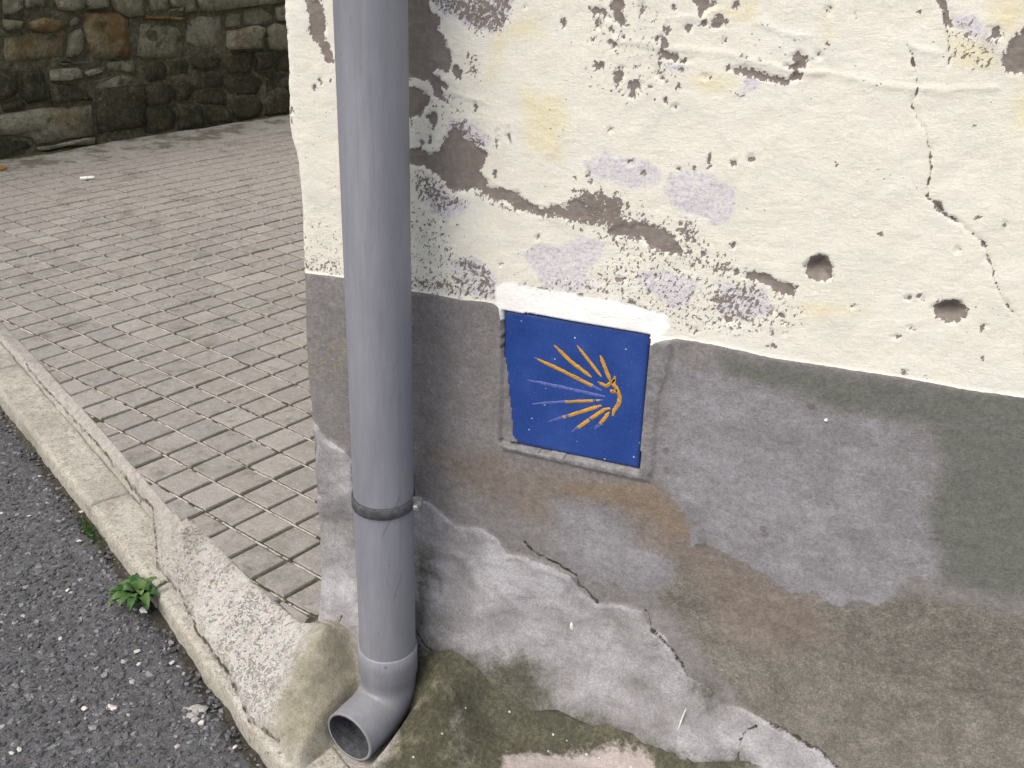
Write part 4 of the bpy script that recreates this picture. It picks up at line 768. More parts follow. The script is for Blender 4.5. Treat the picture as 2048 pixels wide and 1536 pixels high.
def clip_poly(poly, a, b, c):
    """keep a*x+b*y >= c"""
    out = []
    for i in range(len(poly)):
        p, q = poly[i], poly[(i + 1) % len(poly)]
        dp, dq = a * p[0] + b * p[1] - c, a * q[0] + b * q[1] - c
        if dp >= 0:
            out.append(p)
        if dp * dq < 0:
            t = dp / (dp - dq)
            out.append((p[0] + t * (q[0] - p[0]), p[1] + t * (q[1] - p[1])))
    return out


GU, GV = np.array(GRID['u']), np.array(GRID['v'])
cell = GRID['c']
SWm, SWe = np.array(TR['SWALL']['m']), np.array(TR['SWALL']['e'])
SWn = np.array([SWe[1], -SWe[0]])
camp = np.array(cc['loc']); cR, cU, cF = np.array(cc['R']), np.array(cc['U']), np.array(cc['F'])


def to_px(p):
    v = np.asarray(p) - camp
    z = v @ cF
    return 512 + 1080.25 * (v @ cR) / z, 384 - 1080.25 * (v @ cU) / z, z


cells = []
for iu in range(-60, 40):
    for iv in range(-75, 30):
        if (iu % 3 == 1):
            pass
        ctr = np.array([GRID['ox'], GRID['oy']]) + cell * ((iu + 0.5) * GU + (iv + 0.5) * GV)
        x, y = ctr
        q = (ctr - KO) @ KN
        if q < 0.08 or (ctr - SWm) @ SWn < 0.30 + 0.05 * math.sin(iu * 1.7):
            continue
        if x > 0.06:
            continue
        if x < -5 or y > 7.5 or y < -0.2:
            continue
        # outline in the grid frame; joints between whole slabs (every third line) are wider
        gu0 = 0.0046 if iu % 3 == 1 else 0.0035
        gu1 = 0.0046 if (iu + 1) % 3 == 1 else 0.0035
        gv0 = 0.0046 if iv % 3 == 1 else 0.0040
        gv1 = 0.0046 if (iv + 1) % 3 == 1 else 0.0040
        h = cell / 2
        loc = [(-h + gu0, -h + gv0), (h - gu1, -h + gv0), (h - gu1, h - gv1), (-h + gu0, h - gv1)]
        loc = [(a + rnd.uniform(-.0008, .0008), b + rnd.uniform(-.0008, .0008)) for a, b in loc]
        pw = [(x + a * GU[0] + b * GV[0], y + a * GU[1] + b * GV[1]) for a, b in loc][::-1]
        whole = True
        L_ = float(tile_limit(x)) + rnd.uniform(-.004, .004)
        qs = [(np.array(p) - KO) @ KN for p in pw]
        if min(qs) < L_:
            pw = clip_poly(pw, KN[0], KN[1], KO @ KN + L_)
            whole = False
        if len(pw) >= 3 and max(p[0] for p in pw) > 0.012:
            pw = clip_poly(pw, -1, 0, -0.012)
            whole = False
        if len(pw) < 3:
            continue
        A = 0.5 * abs(sum(pw[i][0] * pw[(i + 1) % len(pw)][1] - pw[(i + 1) % len(pw)][0] * pw[i][1] for i in range(len(pw))))
        if A < 0.0003:
            continue
        z = ground_plane(x, y)
        u_, v_, zz = to_px((x, y, z))
        seen = zz > 0 and -30 < u_ < 345 and 115 < v_ < 700
        hid = zz > 0 and u_ > 330
        if zz < 0 or u_ < -1100 or v_ > 1700:
            continue
        cells.append((0 if seen else 1, zz, pw, (x, y, z), iu, iv))
cells.sort(key=lambda c_: c_[:2])
ZOFF = {}
far_v, far_f = [], []
for i, (_, _, pw, (x, y, z), iu, iv) in enumerate(cells):
    key = ((iu - 1) // 3, (iv - 1) // 3)          # pieces of one slab settle together
    if key not in ZOFF:
        ZOFF[key] = (rnd.uniform(-.0007, .0009), rnd.gauss(0, .0025), rnd.gauss(0, .0025))
    zo, ta, tb = ZOFF[key]
    loc = [(p[0] - x, p[1] - y) for p in pw]
    vs, fs = cell_mesh(loc, 'paving_tile')
    sx, sy = SX + ta + rnd.gauss(0, .002), SY + tb + rnd.gauss(0, .002)
    vs = [(a, b, c_ + sx * a + sy * b) for a, b, c_ in vs]
    zz = z + zo + rnd.gauss(0, .0004)
    if i < 300:
        o = mesh_obj('paving_tile', vs, fs, M_CELL, ap, smooth=False)
        o.location = (x, y, zz)
    else:
        k = len(far_v)
        far_v += [(a + x, b + y, c_ + zz) for a, b, c_ in vs]
        far_f += [tuple(j + k for j in f_) for f_ in fs]
fo = mesh_obj('paving_tile', far_v, far_f, M_CELL, ap, smooth=False)
tag(fo, kind='stuff')

# kerb stones
kerb = mesh_obj('kerb', [(*sq_xy(s, q), z) for s, q, z in ((-9, 0.02, -.16), (9, 0.02, -.16), (9, 0.106, -.16), (-9, 0.106, -.16), (-9, 0.02, -.142), (9, 0.02, -.142), (9, 0.106, -.142), (-9, 0.106, -.142))],
                [(0, 1, 5, 4), (4, 5, 6, 7), (2, 3, 7, 6), (1, 2, 6, 5), (3, 0, 4, 7)], M_KERB, smooth=False)
tag(kerb, kind='structure')
KJ = [-6.2, -5.1, -4.0, -2.95, -1.9, -0.98, -0.199, 0.544, 0.887, 1.58, 2.4, 3.4, 4.5, 5.6]
for a, b in zip(KJ[:-1], KJ[1:]):
    nu = max(8, int((b - a) / 0.012)); prof = [(0.016, -0.065), (0.0165, -0.034), (0.0175, -0.015), (0.0195, -0.006), (0.024, -0.0015), (0.030, 0.0)] + [(q, 0.0) for q in np.linspace(0.038, 0.098, 8)] + [(0.103, -0.002), (0.105, -0.012), (0.105, -0.065)]
    su = np.concatenate([[a + 0.003], np.linspace(a + 0.008, b - 0.008, nu), [b - 0.003]])
    vs = []
    for k, s in enumerate(su):
        e = 0.004 if k in (0, len(su) - 1) else 0
        for q, z in prof:
            vs.append((s, q, z - (e if z > -0.01 else 0)))
    vs = np.array(vs)
    X, Y = sq_xy(vs[:, 0], vs[:, 1])
    up = (vs[:, 2] > -0.03)
    Z = vs[:, 2] + kerb_z(X) + up * (0.0022 * fbm(X, Y, 16, 3) + 0.0008 * fbm(X, Y, 90, 2))
    wob = 0.004 * fbm(X, Y, 7, 3, seed=3) + 0.0022 * fbm(X, Y, 45, 2, seed=8)
    edge_q = np.where(vs[:, 1] < 0.031, wob, np.where(vs[:, 1] > 0.095, -np.abs(wob) * 1.5, 0))
    X, Y = X + KN[0] * edge_q, Y + KN[1] * edge_q
    m_ = len(prof)
    f = grid_faces(len(su), m_)
    fl = [tuple(int(t) for t in r[::-1]) for r in f] + [tuple(range(m_)), tuple(range((len(su) - 1) * m_, len(su) * m_))[::-1]]
    mesh_obj('kerb_stone', np.stack([X, Y, Z], -1), fl, M_KERB, kerb)

# ================================================================== STONE WALL
sw = empty('stone_wall', (SWm[0], SWm[1], -0.2), 'old rubble stone wall with ochre lichen and dark damp foot beyond the pavement', 'wall')
def sw_pt(s, d, z):
    """wall coordinates to the frame of the empty: s along, d out of the face, z world height"""
    return (SWe[0] * s + SWn[0] * d, SWe[1] * s + SWn[1] * d, z + 0.2)


M_MORT = mat_simple('dark_wall_mortar', (0.036, 0.035, 0.022), (0.10, 0.096, 0.06), (0.22, 0.21, 0.145), 30, 90, 0.02)
ST_M = [stone_mat('stone_grey', (0.11, 0.112, 0.074), (0.25, 0.242, 0.166), (0.42, 0.405, 0.30), 0.1, 0, 0.3),
        stone_mat('stone_ochre', (0.125, 0.112, 0.068), (0.26, 0.228, 0.137), (0.42, 0.375, 0.26), 0.85, 0, 0.3),
        stone_mat('stone_pale', (0.13, 0.127, 0.09), (0.30, 0.29, 0.215), (0.48, 0.465, 0.36), 0.25, 0, 0.6),
        stone_mat('stone_dark', (0.042, 0.041, 0.025), (0.10, 0.095, 0.06), (0.21, 0.20, 0.135), 0.05, 0.42, 0.3)]
core = []
nsc, nzc = 120, 40
sc_ = np.linspace(-6, 6, nsc); zc_ = np.linspace(-0.5, 1.75, nzc)
A_, B_ = np.meshgrid(sc_, zc_)
D_ = 0.024 + 0.013 * fbm(A_, B_, 8, 4)
pts_ = np.stack([SWe[0] * A_ + SWn[0] * D_, SWe[1] * A_ + SWn[1] * D_, B_ + 0.2], -1).reshape(-1, 3)
mesh_obj('wall_core', pts_, grid_faces(nzc, nsc), M_MORT, sw)
bx = [sw_pt(s, d, z) for s, d, z in ((-6, -.45, -.5), (6, -.45, -.5), (6, -.03, -.5), (-6, -.03, -.5), (-6, -.45, 1.75), (6, -.45, 1.75), (6, -.03, 1.75), (-6, -.03, 1.75))]
mesh_obj('wall_body', bx, [(0, 1, 2, 3)[::-1], (4, 5, 6, 7), (0, 1, 5, 4), (1, 2, 6, 5), (2, 3, 7, 6), (3, 0, 4, 7)], M_MORT, sw, smooth=False)


def stone_shape(poly, depth, r):
    P = np.array(poly, float)
    # cut long edges once so that outlines are not straight
    Q = []
    for i in range(len(P)):
        a, b = P[i], P[(i + 1) % len(P)]
        Q.append(a)
        if np.hypot(*(b - a)) > 0.09 and len(P) < 9:
            Q.append((a + b) / 2 + np.array([r.uniform(-.006, .006), r.uniform(-.006, .006)]))
    P = np.array(Q); c = P.mean(0); n = len(P)
    vs, fs = [], []
    for sc__, d in ((1.0, -0.012), (0.985, depth * 0.55), (0.90, depth * 0.95), (0.55, depth)):
        for p in P:
            j = 0.006 if sc__ < 0.95 else 0.0015
            w = c + (p - c) * sc__ + np.array([r.uniform(-j, j), r.uniform(-j, j)])
            vs.append(sw_pt(w[0], d + r.uniform(-.004, .004) * (sc__ < 0.99), w[1]))
    vs.append(sw_pt(c[0], depth + r.uniform(-.003, .004), c[1]))
    for k in range(3):
        for i in range(n):
            j = (i + 1) % n
            fs.append((k * n + i, k * n + j, (k + 1) * n + j, (k + 1) * n + i))
    for i in range(n):
        fs.append((3 * n + i, 3 * n + (i + 1) % n, 4 * n))
    # orientation: outward is +SWn; s to the right seen from outside is -s or +s
    return vs, fs


OCH = {8, 10, 29, 6, 13}
PAL = {2, 3, 7, 12, 13, 14, 17, 18, 24, 30, 32, 6}
r_ = random.Random(4)
for i, poly in enumerate(TR['STONE']):
    a = np.array(poly)
    area2 = sum(a[k][0] * a[(k + 1) % len(a)][1] - a[(k + 1) % len(a)][0] * a[k][1] for k in range(len(a)))
    if area2 < 0:
        poly = poly[::-1]
    cz = np.mean([p[1] for p in poly])
    vs, fs = stone_shape(poly, r_.uniform(0.026, 0.05), r_)
    m = 1 if i in OCH and i != 13 else (2 if i in PAL else (3 if cz < 0.17 and (i > 34 or i in (15, 16, 19, 20, 21, 22)) else 0))
    o = mesh_obj('stone', vs, fs, ST_M[m], sw)
# the same rubble carried on beyond, laid in rough courses
vs_all, fs_all, mi = [], [], []
z = -0.22
while z < 1.74:
    hgt = r_.uniform(0.11, 0.22)
    s = -5.9
    while s < 5.9:
        w = r_.uniform(0.12, 0.36)
        if not (-0.86 < s + w / 2 < 0.92 and z + hgt / 2 < 0.50 and z > -0.30):
            q = [(s + .012, z + .012 + r_.uniform(0, .015)), (s + w / 2, z + .008), (s + w - .012, z + .01 + r_.uniform(0, .015)), (s + w - .01 - r_.uniform(0, .02), z + hgt - .012), (s + w / 2, z + hgt - r_.uniform(.004, .02)), (s + .01 + r_.uniform(0, .02), z + hgt - .014)]
            if not (-0.9 < s + w / 2 < 0.95 and z < 0.52):
                v, f = stone_shape(q, r_.uniform(.024, .045), r_)
                k = len(vs_all); vs_all += v; fs_all += [tuple(t + k for t in x) for x in f]
                mi += [r_.choice([0, 0, 1, 3 if z < .1 else 0])] * len(f)
        s += w
    z += hgt
o = mesh_obj('stone', vs_all, fs_all, ST_M, sw)
o.data.polygons.foreach_set('material_index', mi)
tag(o, kind='stuff')

# cement strip and moss along the foot of the wall
def strip(name, mat, d0, d1, n1, n2, hfun, amp, attrs=None):
    s = np.linspace(-3.2, 3.2, n1); d = np.linspace(0, 1, n2)
    A, B = np.meshgrid(s, d)
    w = d1 + amp * fbm(A, A * 0 + 3.1, 2.3, 4)
    D = d0 + (w - d0) * B
    X = SWm[0] + SWe[0] * A + SWn[0] * D; Y = SWm[1] + SWe[1] * A + SWn[1] * D
    Z = ground_plane(X, Y) + hfun(A, B, X, Y)
    return mesh_obj(name, np.stack([X, Y, Z], -1).reshape(-1, 3), grid_faces(n2, n1, True), mat, attrs=attrs)


def strip_extra(n, c, a, b):
    c = n.mix(n.mul(n.ss(n.noise(7, 5, 0.68), 0.46, 0.6), 0.8), c, (0.10, 0.096, 0.068))
    return c


M_STRIP = mat_simple('wall_foot_cement', (0.20, 0.19, 0.165), (0.29, 0.28, 0.25), (0.38, 0.37, 0.335), 25, 180, 0.004, extra=strip_extra)
st = strip('cement_strip', M_STRIP, -0.02, 0.42, 400, 26, lambda A, B, X, Y: 0.004 * fbm(X, Y, 5, 3) + 0.0035 - 0.016 * B ** 5, 0.16)
tag(st, kind='structure')
M_MOSS = mat_simple('wall_foot_moss', (0.028, 0.028, 0.014), (0.07, 0.072, 0.03), (0.16, 0.15, 0.07), 40, 160, 0.01)
ms = strip('moss', M_MOSS, -0.03, 0.055, 900, 10, lambda A, B, X, Y: (0.03 + 0.02 * fbm(X, Y, 22, 4)) * (1 - B) ** 1.2 - 0.002 * B + 0.006 * fbm(X, Y, 60, 3) * (1 - B), 0.07)
tag(ms, 'yellow green moss along the foot of the stone wall', 'moss', kind='stuff')

# ================================================================== HOUSE
house = empty('house', (0, 0, 0), 'old house corner with flaking cream paint over a patched grey base band', 'house')
U = np.concatenate([np.arange(-0.08, 0.0, 0.0026), np.arange(0, 1.26, 0.0023)])
ZZ = np.arange(-0.16, 1.11, 0.0023)
UU, VV = np.meshgrid(U, ZZ)
ed = np.array(TR['EDGE'])[::-1]
front = UU >= 0


def wall_fields(X, Z):
    f = {}
    pe = field(X, Z, TR['PEEL'] + TR['HOLE'], 0.01) / 0.01
    for (x, z, a, b) in TR['SPOT']:
        m = (abs(X - x) < a + 0.01) & (abs(Z - z) < b + 0.01)
        if m.any():
            k = min(a, b)
            d = (1 - np.hypot((X[m] - x) / a, (Z[m] - z) / b)) * k
            pe[m] = np.maximum(pe[m], np.clip(d / 0.01 + 0.03, -1, 1))
    f['peel'] = pe
    sp = np.zeros_like(X)
    for v, p in TR['SPECK']:
        d = field(X, Z, [p], 0.02)
        sp = np.maximum(sp, v * sst(-0.014, 0.010, d))
    f['speck'] = sp
    f['lilac'] = field(X, Z, TR['LILAC'], 0.01) / 0.01
    f['yellow'] = field(X, Z, TR['YEL'], 0.02) / 0.02
    f['white'] = field(X, Z, TR['WHITE'], 0.01) / 0.01
    f['dado'] = np.clip(field(X, Z, TR['DADO'], 0.05) / 0.01, -1, 1)
    for k, n_ in (('pale', 'LG'), ('brown', 'BR'), ('ochre', 'OR'), ('green', 'GR'), ('moss', 'MO'), ('gran', 'GN')):
        f[k] = field(X, Z, TR[n_], 0.03) / 0.03
    f['skirt'] = field(X, Z, TR['SK'], 0.01) / 0.01
    f['border'] = field(X, Z, TR['BD'], 0.01) / 0.01
    ck = np.zeros_like(X)
    wx, wz = X + 0.003 * fbm(X, Z, 60, 3, seed=2), Z + 0.003 * fbm(X, Z, 60, 3, seed=6)
    for l in TR['CRACK']:
        a = np.array(l)
        m = (X > a[:, 0].min() - .02) & (X < a[:, 0].max() + .02) & (Z > a[:, 1].min() - .02) & (Z < a[:, 1].max() + .02)
        if m.any():
            ck[m] = np.maximum(ck[m], np.clip(1 - line_dist(wx[m], wz[m], l) / 0.0062, 0, 1))
    f['crack'] = ck
    return f


XF = np.where(front, UU, -0.5)
F_ = wall_fields(XF, VV)
# the corner's side face: plain versions of the bands
side = ~front
w_ = sst(0.98, 1.10, UU) * front                                   # beyond the traced part the bands run on level
F_['dado'] = np.where(w_ > 0, np.clip((np.interp(UU, [0.98, 1.10, 2], [0.598, 0.60, 0.60]) - VV) / 0.01, -1, 1), F_['dado'])
F_['green'] = F_['green'] * (1 - w_) + w_ * np.clip((VV - 0.2) / 0.1, -1, 1)
F_['gran'] = F_['gran'] * (1 - w_) + w_ * np.clip((0.25 - VV) / 0.1, -1, 1)
F_['pale'] = np.where(w_ > 0, F_['pale'] * (1 - w_) - w_, F_['pale'])
F_['dado'][side] = np.clip((0.60 - VV[side]) / 0.01, -1, 1)
F_['skirt'][side] = np.clip((0.28 - VV[side] + 0.1 * UU[side]) / 0.01, -1, 1)
nz1 = fbm(UU, VV, 9, 4); nz2 = fbm(UU, VV, 42, 3, seed=5); nz3 = fbm(UU, VV, 130, 3, seed=9)
rag = F_['peel'] * 10 + 6 * nz2
disp = 0.0017 * nz1 + 0.0006 * nz2 + 0.0003 * nz3
disp -= 0.0014 * sst(-0.5, 0.5, rag) * (1 - sst(0, 1, F_['dado']))
hole_d = field(XF, VV, TR['HOLE'], 0.02)
disp -= 0.013 * sst(-0.001, 0.014, hole_d + 0.002 * nz2)
disp += 0.050 * np.clip((0.18 - VV) / 0.26, 0, 1) ** 1.5
disp += 0.0020 * sst(-0.3, 0.3, F_['dado'])
disp += 0.0090 * sst(-0.25, 0.4, F_['skirt'] + 0.15 * nz2) * np.clip(0.65 + 0.8 * nz1, 0.25, 1.2)
disp += 0.0038 * sst(-0.4, 0.4, F_['border'])
disp -= 0.0016 * sst(0.6, 1.0, F_['crack'])
for l in TR['RIDGE']:
    a = np.array(l)
    m = front & (UU > a[:, 0].min() - .02) & (UU < a[:, 0].max() + .02) & (VV > a[:, 1].min() - .02) & (VV < a[:, 1].max() + .02)
    d = line_dist(UU[m], VV[m] + 0.002 * nz2[m], l)
    disp[m] += 0.0009 * np.exp(-(d / 0.0035) ** 2)
# recess of the waymark tile
tcx, tcz = TR['TILE']['c']; trt = TR['TILE']['rot']
tx = (UU - tcx) * math.cos(trt) + (VV - tcz) * math.sin(trt)
tz = -(UU - tcx) * math.sin(trt) + (VV - tcz) * math.cos(trt)
hs = 0.1003
ins = np.minimum(hs - np.abs(tx), hs - np.abs(tz)) + 0.0008 * nz3
cover = field(tx, tz, TR['TMASK'], 0.02)
rec = (ins > 0) & (cover < 0) & front
disp = np.where(rec, -0.018, disp)
disp = np.where((ins > 0) & (cover >= 0) & front, -0.0035 + 0.002 * nz2, disp)
fade = sst(0, 0.05, np.minimum(1.2575 - UU, 1.1075 - VV)) * sst(-0.08, -0.03, UU)
disp *= fade
xe = np.interp(ZZ, ed[:, 1], ed[:, 0]) + 0.0016 * fbm(ZZ, ZZ * 0 + 1.3, 30, 4) + 0.0012 * fbm(ZZ, ZZ * 0 + 7.7, 110, 2)
xe = xe[:, None] * np.ones_like(UU)
xe[:, :] = xe * sst(0.05, 0.1, 1.1075 - VV + 0.05)
rc = 0.012
yr = np.where(UU < rc, rc - np.sqrt(np.clip(rc * rc - (rc - np.clip(UU, 0, rc)) ** 2, 0, None)), 0)
YF = np.where(front, yr - disp * np.where(UU < rc, 0.4 + 0.6 * np.clip(UU, 0, rc) / rc, 1), rc - UU - 0.0)
XW = np.where(front, UU + xe * np.exp(-np.clip(UU, 0, 9) / 0.03), xe + 0.4 * 0.0009 * nz2 * fade)
# the mortar foot pushes the corner towards the street
YF = np.where(side, YF - 0.4 * 0.05 * np.clip((0.18 - VV) / 0.26, 0, 1) ** 1.5 * np.clip(1 + UU / 0.06, 0, 1), YF)
mesh_obj('wall', np.stack([XW, YF, VV], -1).reshape(-1, 3), grid_faces(len(ZZ), len(U)), M_WALL, house, attrs=F_)


def plain_wall(fn, us, zs):
    A, B = np.meshgrid(us, zs)
    pts = fn(A, B)
    at = {k: np.full(A.size, -1.0) for k in ('peel', 'lilac', 'yellow', 'white', 'pale', 'brown', 'ochre', 'green', 'moss', 'gran', 'skirt', 'border')}
    at['dado'] = np.clip((0.60 - B) / 0.01, -1, 1).ravel()
    at['green'] = np.clip((B - 0.2) / 0.1, -1, 1).ravel()
    at['gran'] = np.clip((0.25 - B) / 0.1, -1, 1).ravel()
    at['speck'] = (0.05 + 0.5 * fbm(A, B, 2.2, 3)).ravel().clip(0, .5) * sst(0.62, 0.9, B).ravel()
    at['crack'] = np.zeros(A.size)
    return mesh_obj('wall', pts.reshape(-1, 3), grid_faces(len(zs), len(us)), M_WALL, house, attrs=at)


zb = np.concatenate([np.arange(-0.2, 0.57, 0.05), [0.585, 0.595, 0.605, 0.615], np.arange(0.65, 3.0, 0.06), [3.0]])
UE, ZE = float(U[-1]), float(ZZ[-1])
plain_wall(lambda a, b: np.stack([a, a * 0, b], -1), np.linspace(UE, 5.2, 80), zb)
plain_wall(lambda a, b: np.stack([a, np.where(a < 0.001, rc, 0.0), b], -1), np.linspace(0, UE, 22), np.linspace(ZE, 3.0, 40))
plain_wall(lambda a, b: np.stack([a * 0, rc - a, b], -1), np.linspace(-0.08, 0, 4), np.linspace(ZE, 3.0, 40))
plain_wall(lambda a, b: np.stack([a * 0, -a + rc, b], -1), np.linspace(-6.0, -0.08, 90), zb)
M_ROOF = mat_flat('roof_tiles', (0.25, 0.11, 0.06), 0.85, 0.2, 0, 0.35, 12)
mesh_obj('roof', [(-.12, -.12, 3.0), (5.3, -.12, 3.0), (5.3, 6.1, 3.0), (-.12, 6.1, 3.0), (-.12, -.12, 3.08), (5.3, -.12, 3.08), (5.3, 6.1, 3.08), (-.12, 6.1, 3.08), (1.2, 2.9, 4.2), (4.1, 2.9, 4.2)],
         [(0, 3, 2, 1), (0, 1, 5, 4), (1, 2, 6, 5), (2, 3, 7, 6), (3, 0, 4, 7), (4, 5, 9, 8), (5, 6, 9), (6, 7, 8, 9), (7, 4, 8)], M_ROOF, house, smooth=False)

# little splashes of white paint and lime on the base band
M_WHITE = mat_flat('white_paint', (0.80, 0.80, 0.76), 0.6, 0.3)
def fleck(x, z, a, b, rot, name='paint_fleck'):
    i = np.argmin(abs(U - x)); j = np.argmin(abs(ZZ - z))
    y = YF[j, i]
    ca_, sa_ = math.cos(rot), math.sin(rot)
    vs = [(x, y - 0.0035, z)]
    for ring_, d in ((0.6, -.003), (1.0, 0.001)):
        for k in range(10):
            t = k * 0.6283; r = ring_ * (1 + 0.14 * math.sin(3 * t + x * 40))
            u, v = a * r * math.cos(t), b * r * math.sin(t)
            vs.append((x + u * ca_ - v * sa_, y + d, z + u * sa_ + v * ca_))
    fs = [(0, 1 + (k + 1) % 10, 1 + k)[::-1] for k in range(10)] + [(1 + k, 1 + (k + 1) % 10, 11 + (k + 1) % 10, 11 + k)[::-1] for k in range(10)]
    return mesh_obj(name, vs, fs, M_WHITE, house)
fl = TR['FLECK']
tag(fleck(fl[0][0], fl[0][1], 0.0030, 0.0078, R(14)), 'small white oval paint drip on the grey mortar patch')
fleck(fl[1][0] + .006, fl[1][1] + .03, 0.0013, 0.034, R(-9))
fleck(fl[2][0], fl[2][1], 0.0028, 0.0022, 0)

# ================================================================== WAYMARK TILE
wt = empty('waymark_tile', (tcx, 0.004, tcz), 'blue tile with a yellow scallop shell set into the wall', 'tile')
wt.rotation_euler = (0, -trt, 0)
M_BLUE = mat_blue()
M_YEL = mat_simple('yellow_paint', (0.30, 0.17, 0.03), (0.53, 0.285, 0.026), (0.60, 0.35, 0.04), 120, 400, 0.0008, 0.6, 0.3, extra=lambda n, c, a, b: n.mix(n.ss(n.noise(240, 4, 0.7), 0.585, 0.63), c, (0.03, 0.06, 0.24)))
M_LBLUE = mat_flat('worn_blue_groove', (0.085, 0.12, 0.36), 0.5, 0.35, 0, 0.35, 260)
hb = 0.0988
nt = 60
g = np.linspace(-hb, hb, nt)
A, B = np.meshgrid(g, g)
Yt = 0.0003 * fbm(A, B, 60, 3) + 0.0016 * sst(hb - 0.0035, hb, np.maximum(abs(A), abs(B)))
fr = np.stack([A, Yt, B], -1).reshape(-1, 3)
k = len(fr)
bk = np.array([(-hb, 0.0125, -hb), (hb, 0.0125, -hb), (hb, 0.0125, hb), (-hb, 0.0125, hb)])
ids = np.arange(nt * nt).reshape(nt, nt)
fs = [tuple(int(t) for t in q) for q in grid_faces(nt, nt)]
fs += [tuple(ids[0, ::-1].tolist()) + (k, k + 1), tuple(ids[::-1, -1].tolist()) + (k + 1, k + 2), tuple(ids[-1, :].tolist()) + (k + 2, k + 3), tuple(ids[:, 0].tolist()) + (k + 3, k), (k, k + 1, k + 2, k + 3)[::-1]]
mesh_obj('slab', np.concatenate([fr, bk]), fs, M_BLUE, wt)


def ray(pts, rng, wd, taper=True, name='ray'):
    P = np.array(pts, float)
    seg = np.hypot(*(P[1:] - P[:-1]).T); cum = np.concatenate([[0], np.cumsum(seg)])
    n = 22
    t = np.linspace(0, 1, n)
    xs = np.interp(t * cum[-1], cum, P[:, 0]); zs = np.interp(t * cum[-1], cum, P[:, 1])
    dx, dz = np.gradient(xs), np.gradient(zs); L = np.hypot(dx, dz) + 1e-9
    nx, nz = -dz / L, dx / L
    vs, fs = [], []
    for i in range(n):
        w = wd * (min(1, 0.35 + 3.5 * t[i], 0.45 + 3.5 * (1 - t[i]))) * (1 + rnd.uniform(-.09, .09))
        o1 = rnd.uniform(-.0002, .0002)
        for a_, d_ in ((-1, 0.0004), (-0.75, -0.0003), (0.75, -0.0003), (1, 0.0004)):
            vs.append((xs[i] + nx[i] * (w * a_ + o1), d_, zs[i] + nz[i] * (w * a_ + o1)))
    mi = []
    for i in range(n - 1):
        y0, y1 = rng
        f_ = (i + 0.5) / (n - 1)
        yel = y0 <= f_ <= y1
        if yel and rnd.random() < 0.025:
            yel = False
        for j in range(3):
            fs.append((4 * i + j, 4 * i + j + 1, 4 * i + j + 5, 4 * i + j + 4))
            mi.append(0 if yel else 1)
    o = mesh_obj(name, vs, fs, [M_YEL, M_LBLUE], wt)
    o.data.polygons.foreach_set('material_index', mi)
    return o


for i, (pts, rng) in enumerate(TR['RAYS']):
    if i < 9:
        ray(pts, rng, 0.0025 if i in (1, 5) else 0.0030)
    else:
        ray(pts, rng, 0.0033 if i == 9 else 0.0027, name='shell_hinge')

# ================================================================== DOWNPIPE
PX, PY, PR = 0.1655, -0.0832, 0.0426
dp = empty('downpipe', (PX, PY, 0.0), 'grey plastic downpipe with an open elbow at the foot of the house corner', 'pipe')
M_PIPE = mat_pipe()


def tube(path, name, parent, mat, seg=48, cap_in=0.0035):
    """path: list of (point, axis, radius); outer skin, rim and inner skin"""
    vs, fs = [], []
    rings = []
    for sgn, seq in ((0, path), (1, path[::-1])):
        for p, ax, r in seq:
            ax = Vector(ax).normalized()
            e1 = Vector((0, 0, 1)).cross(ax) if abs(ax.z) < 0.9 else Vector((1, 0, 0))
            e1 = REF - ax * REF.dot(ax); e1.normalize(); e2 = ax.cross(e1)
            rr_ = r - (cap_in if sgn else 0)
            rings.append(len(vs))
            for k in range(seg):
                a = 2 * math.pi * k / seg
                q = Vector(p) + e1 * rr_ * math.cos(a) + e2 * rr_ * math.sin(a)
                vs.append(tuple(q))
    for a, b in zip(rings[:-1], rings[1:]):
        for k in range(seg):
            j = (k + 1) % seg
            fs.append((a + k, a + j, b + j, b + k))
    a, b = rings[-1], rings[0]
    for k in range(seg):
        j = (k + 1) % seg
        fs.append((a + k, a + j, b + j, b + k))
    o = mesh_obj(name, vs, fs, [mat, M_IN_SHADE], parent)
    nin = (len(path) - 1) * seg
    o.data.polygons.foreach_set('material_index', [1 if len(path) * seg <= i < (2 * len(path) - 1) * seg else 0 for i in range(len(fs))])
    return o


M_IN_SHADE = mat_simple('pipe_inside_shade', (0.035, 0.037, 0.042), (0.07, 0.074, 0.085), (0.12, 0.125, 0.14), 30, 120, 0.002, 0.75, 0.2)  # inner skins coloured dark to stand in for the shade inside the tube
DIR = Vector((-0.21, -0.978, 0.0)).normalized()
REF = DIR.cross(Vector((0, 0, 1))).normalized()
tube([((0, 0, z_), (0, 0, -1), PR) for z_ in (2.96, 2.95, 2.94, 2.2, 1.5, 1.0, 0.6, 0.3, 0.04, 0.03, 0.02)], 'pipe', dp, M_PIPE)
RB = 0.047
ZB = -0.014
el = [((0, 0, 0.052), (0, 0, -1), PR + 0.0006), ((0, 0, 0.0505), (0, 0, -1), PR + 0.0026), ((0, 0, 0.03), (0, 0, -1), PR + 0.0026), ((0, 0, 0.004), (0, 0, -1), PR + 0.0026), ((0, 0, 0.000), (0, 0, -1), PR + 0.0012), ((0, 0, ZB), (0, 0, -1), PR)]
for k in range(1, 11):
    a = R(88) * k / 10
    c_ = Vector((0, 0, ZB)) + DIR * RB
    p = c_ - DIR * RB * math.cos(a) + Vector((0, 0, -1)) * RB * math.sin(a)
    ax = DIR * math.sin(a) + Vector((0, 0, -1)) * math.cos(a)
    el.append((tuple(p), tuple(ax), PR))
p_end = Vector(el[-1][0]); ax_end = Vector(el[-1][1])
for L_ in (0.015, 0.03, 0.044, 0.047, 0.0485, 0.0495):
    el.append((tuple(p_end + ax_end * L_), tuple(ax_end), PR if L_ < 0.049 else PR - 0.0008))
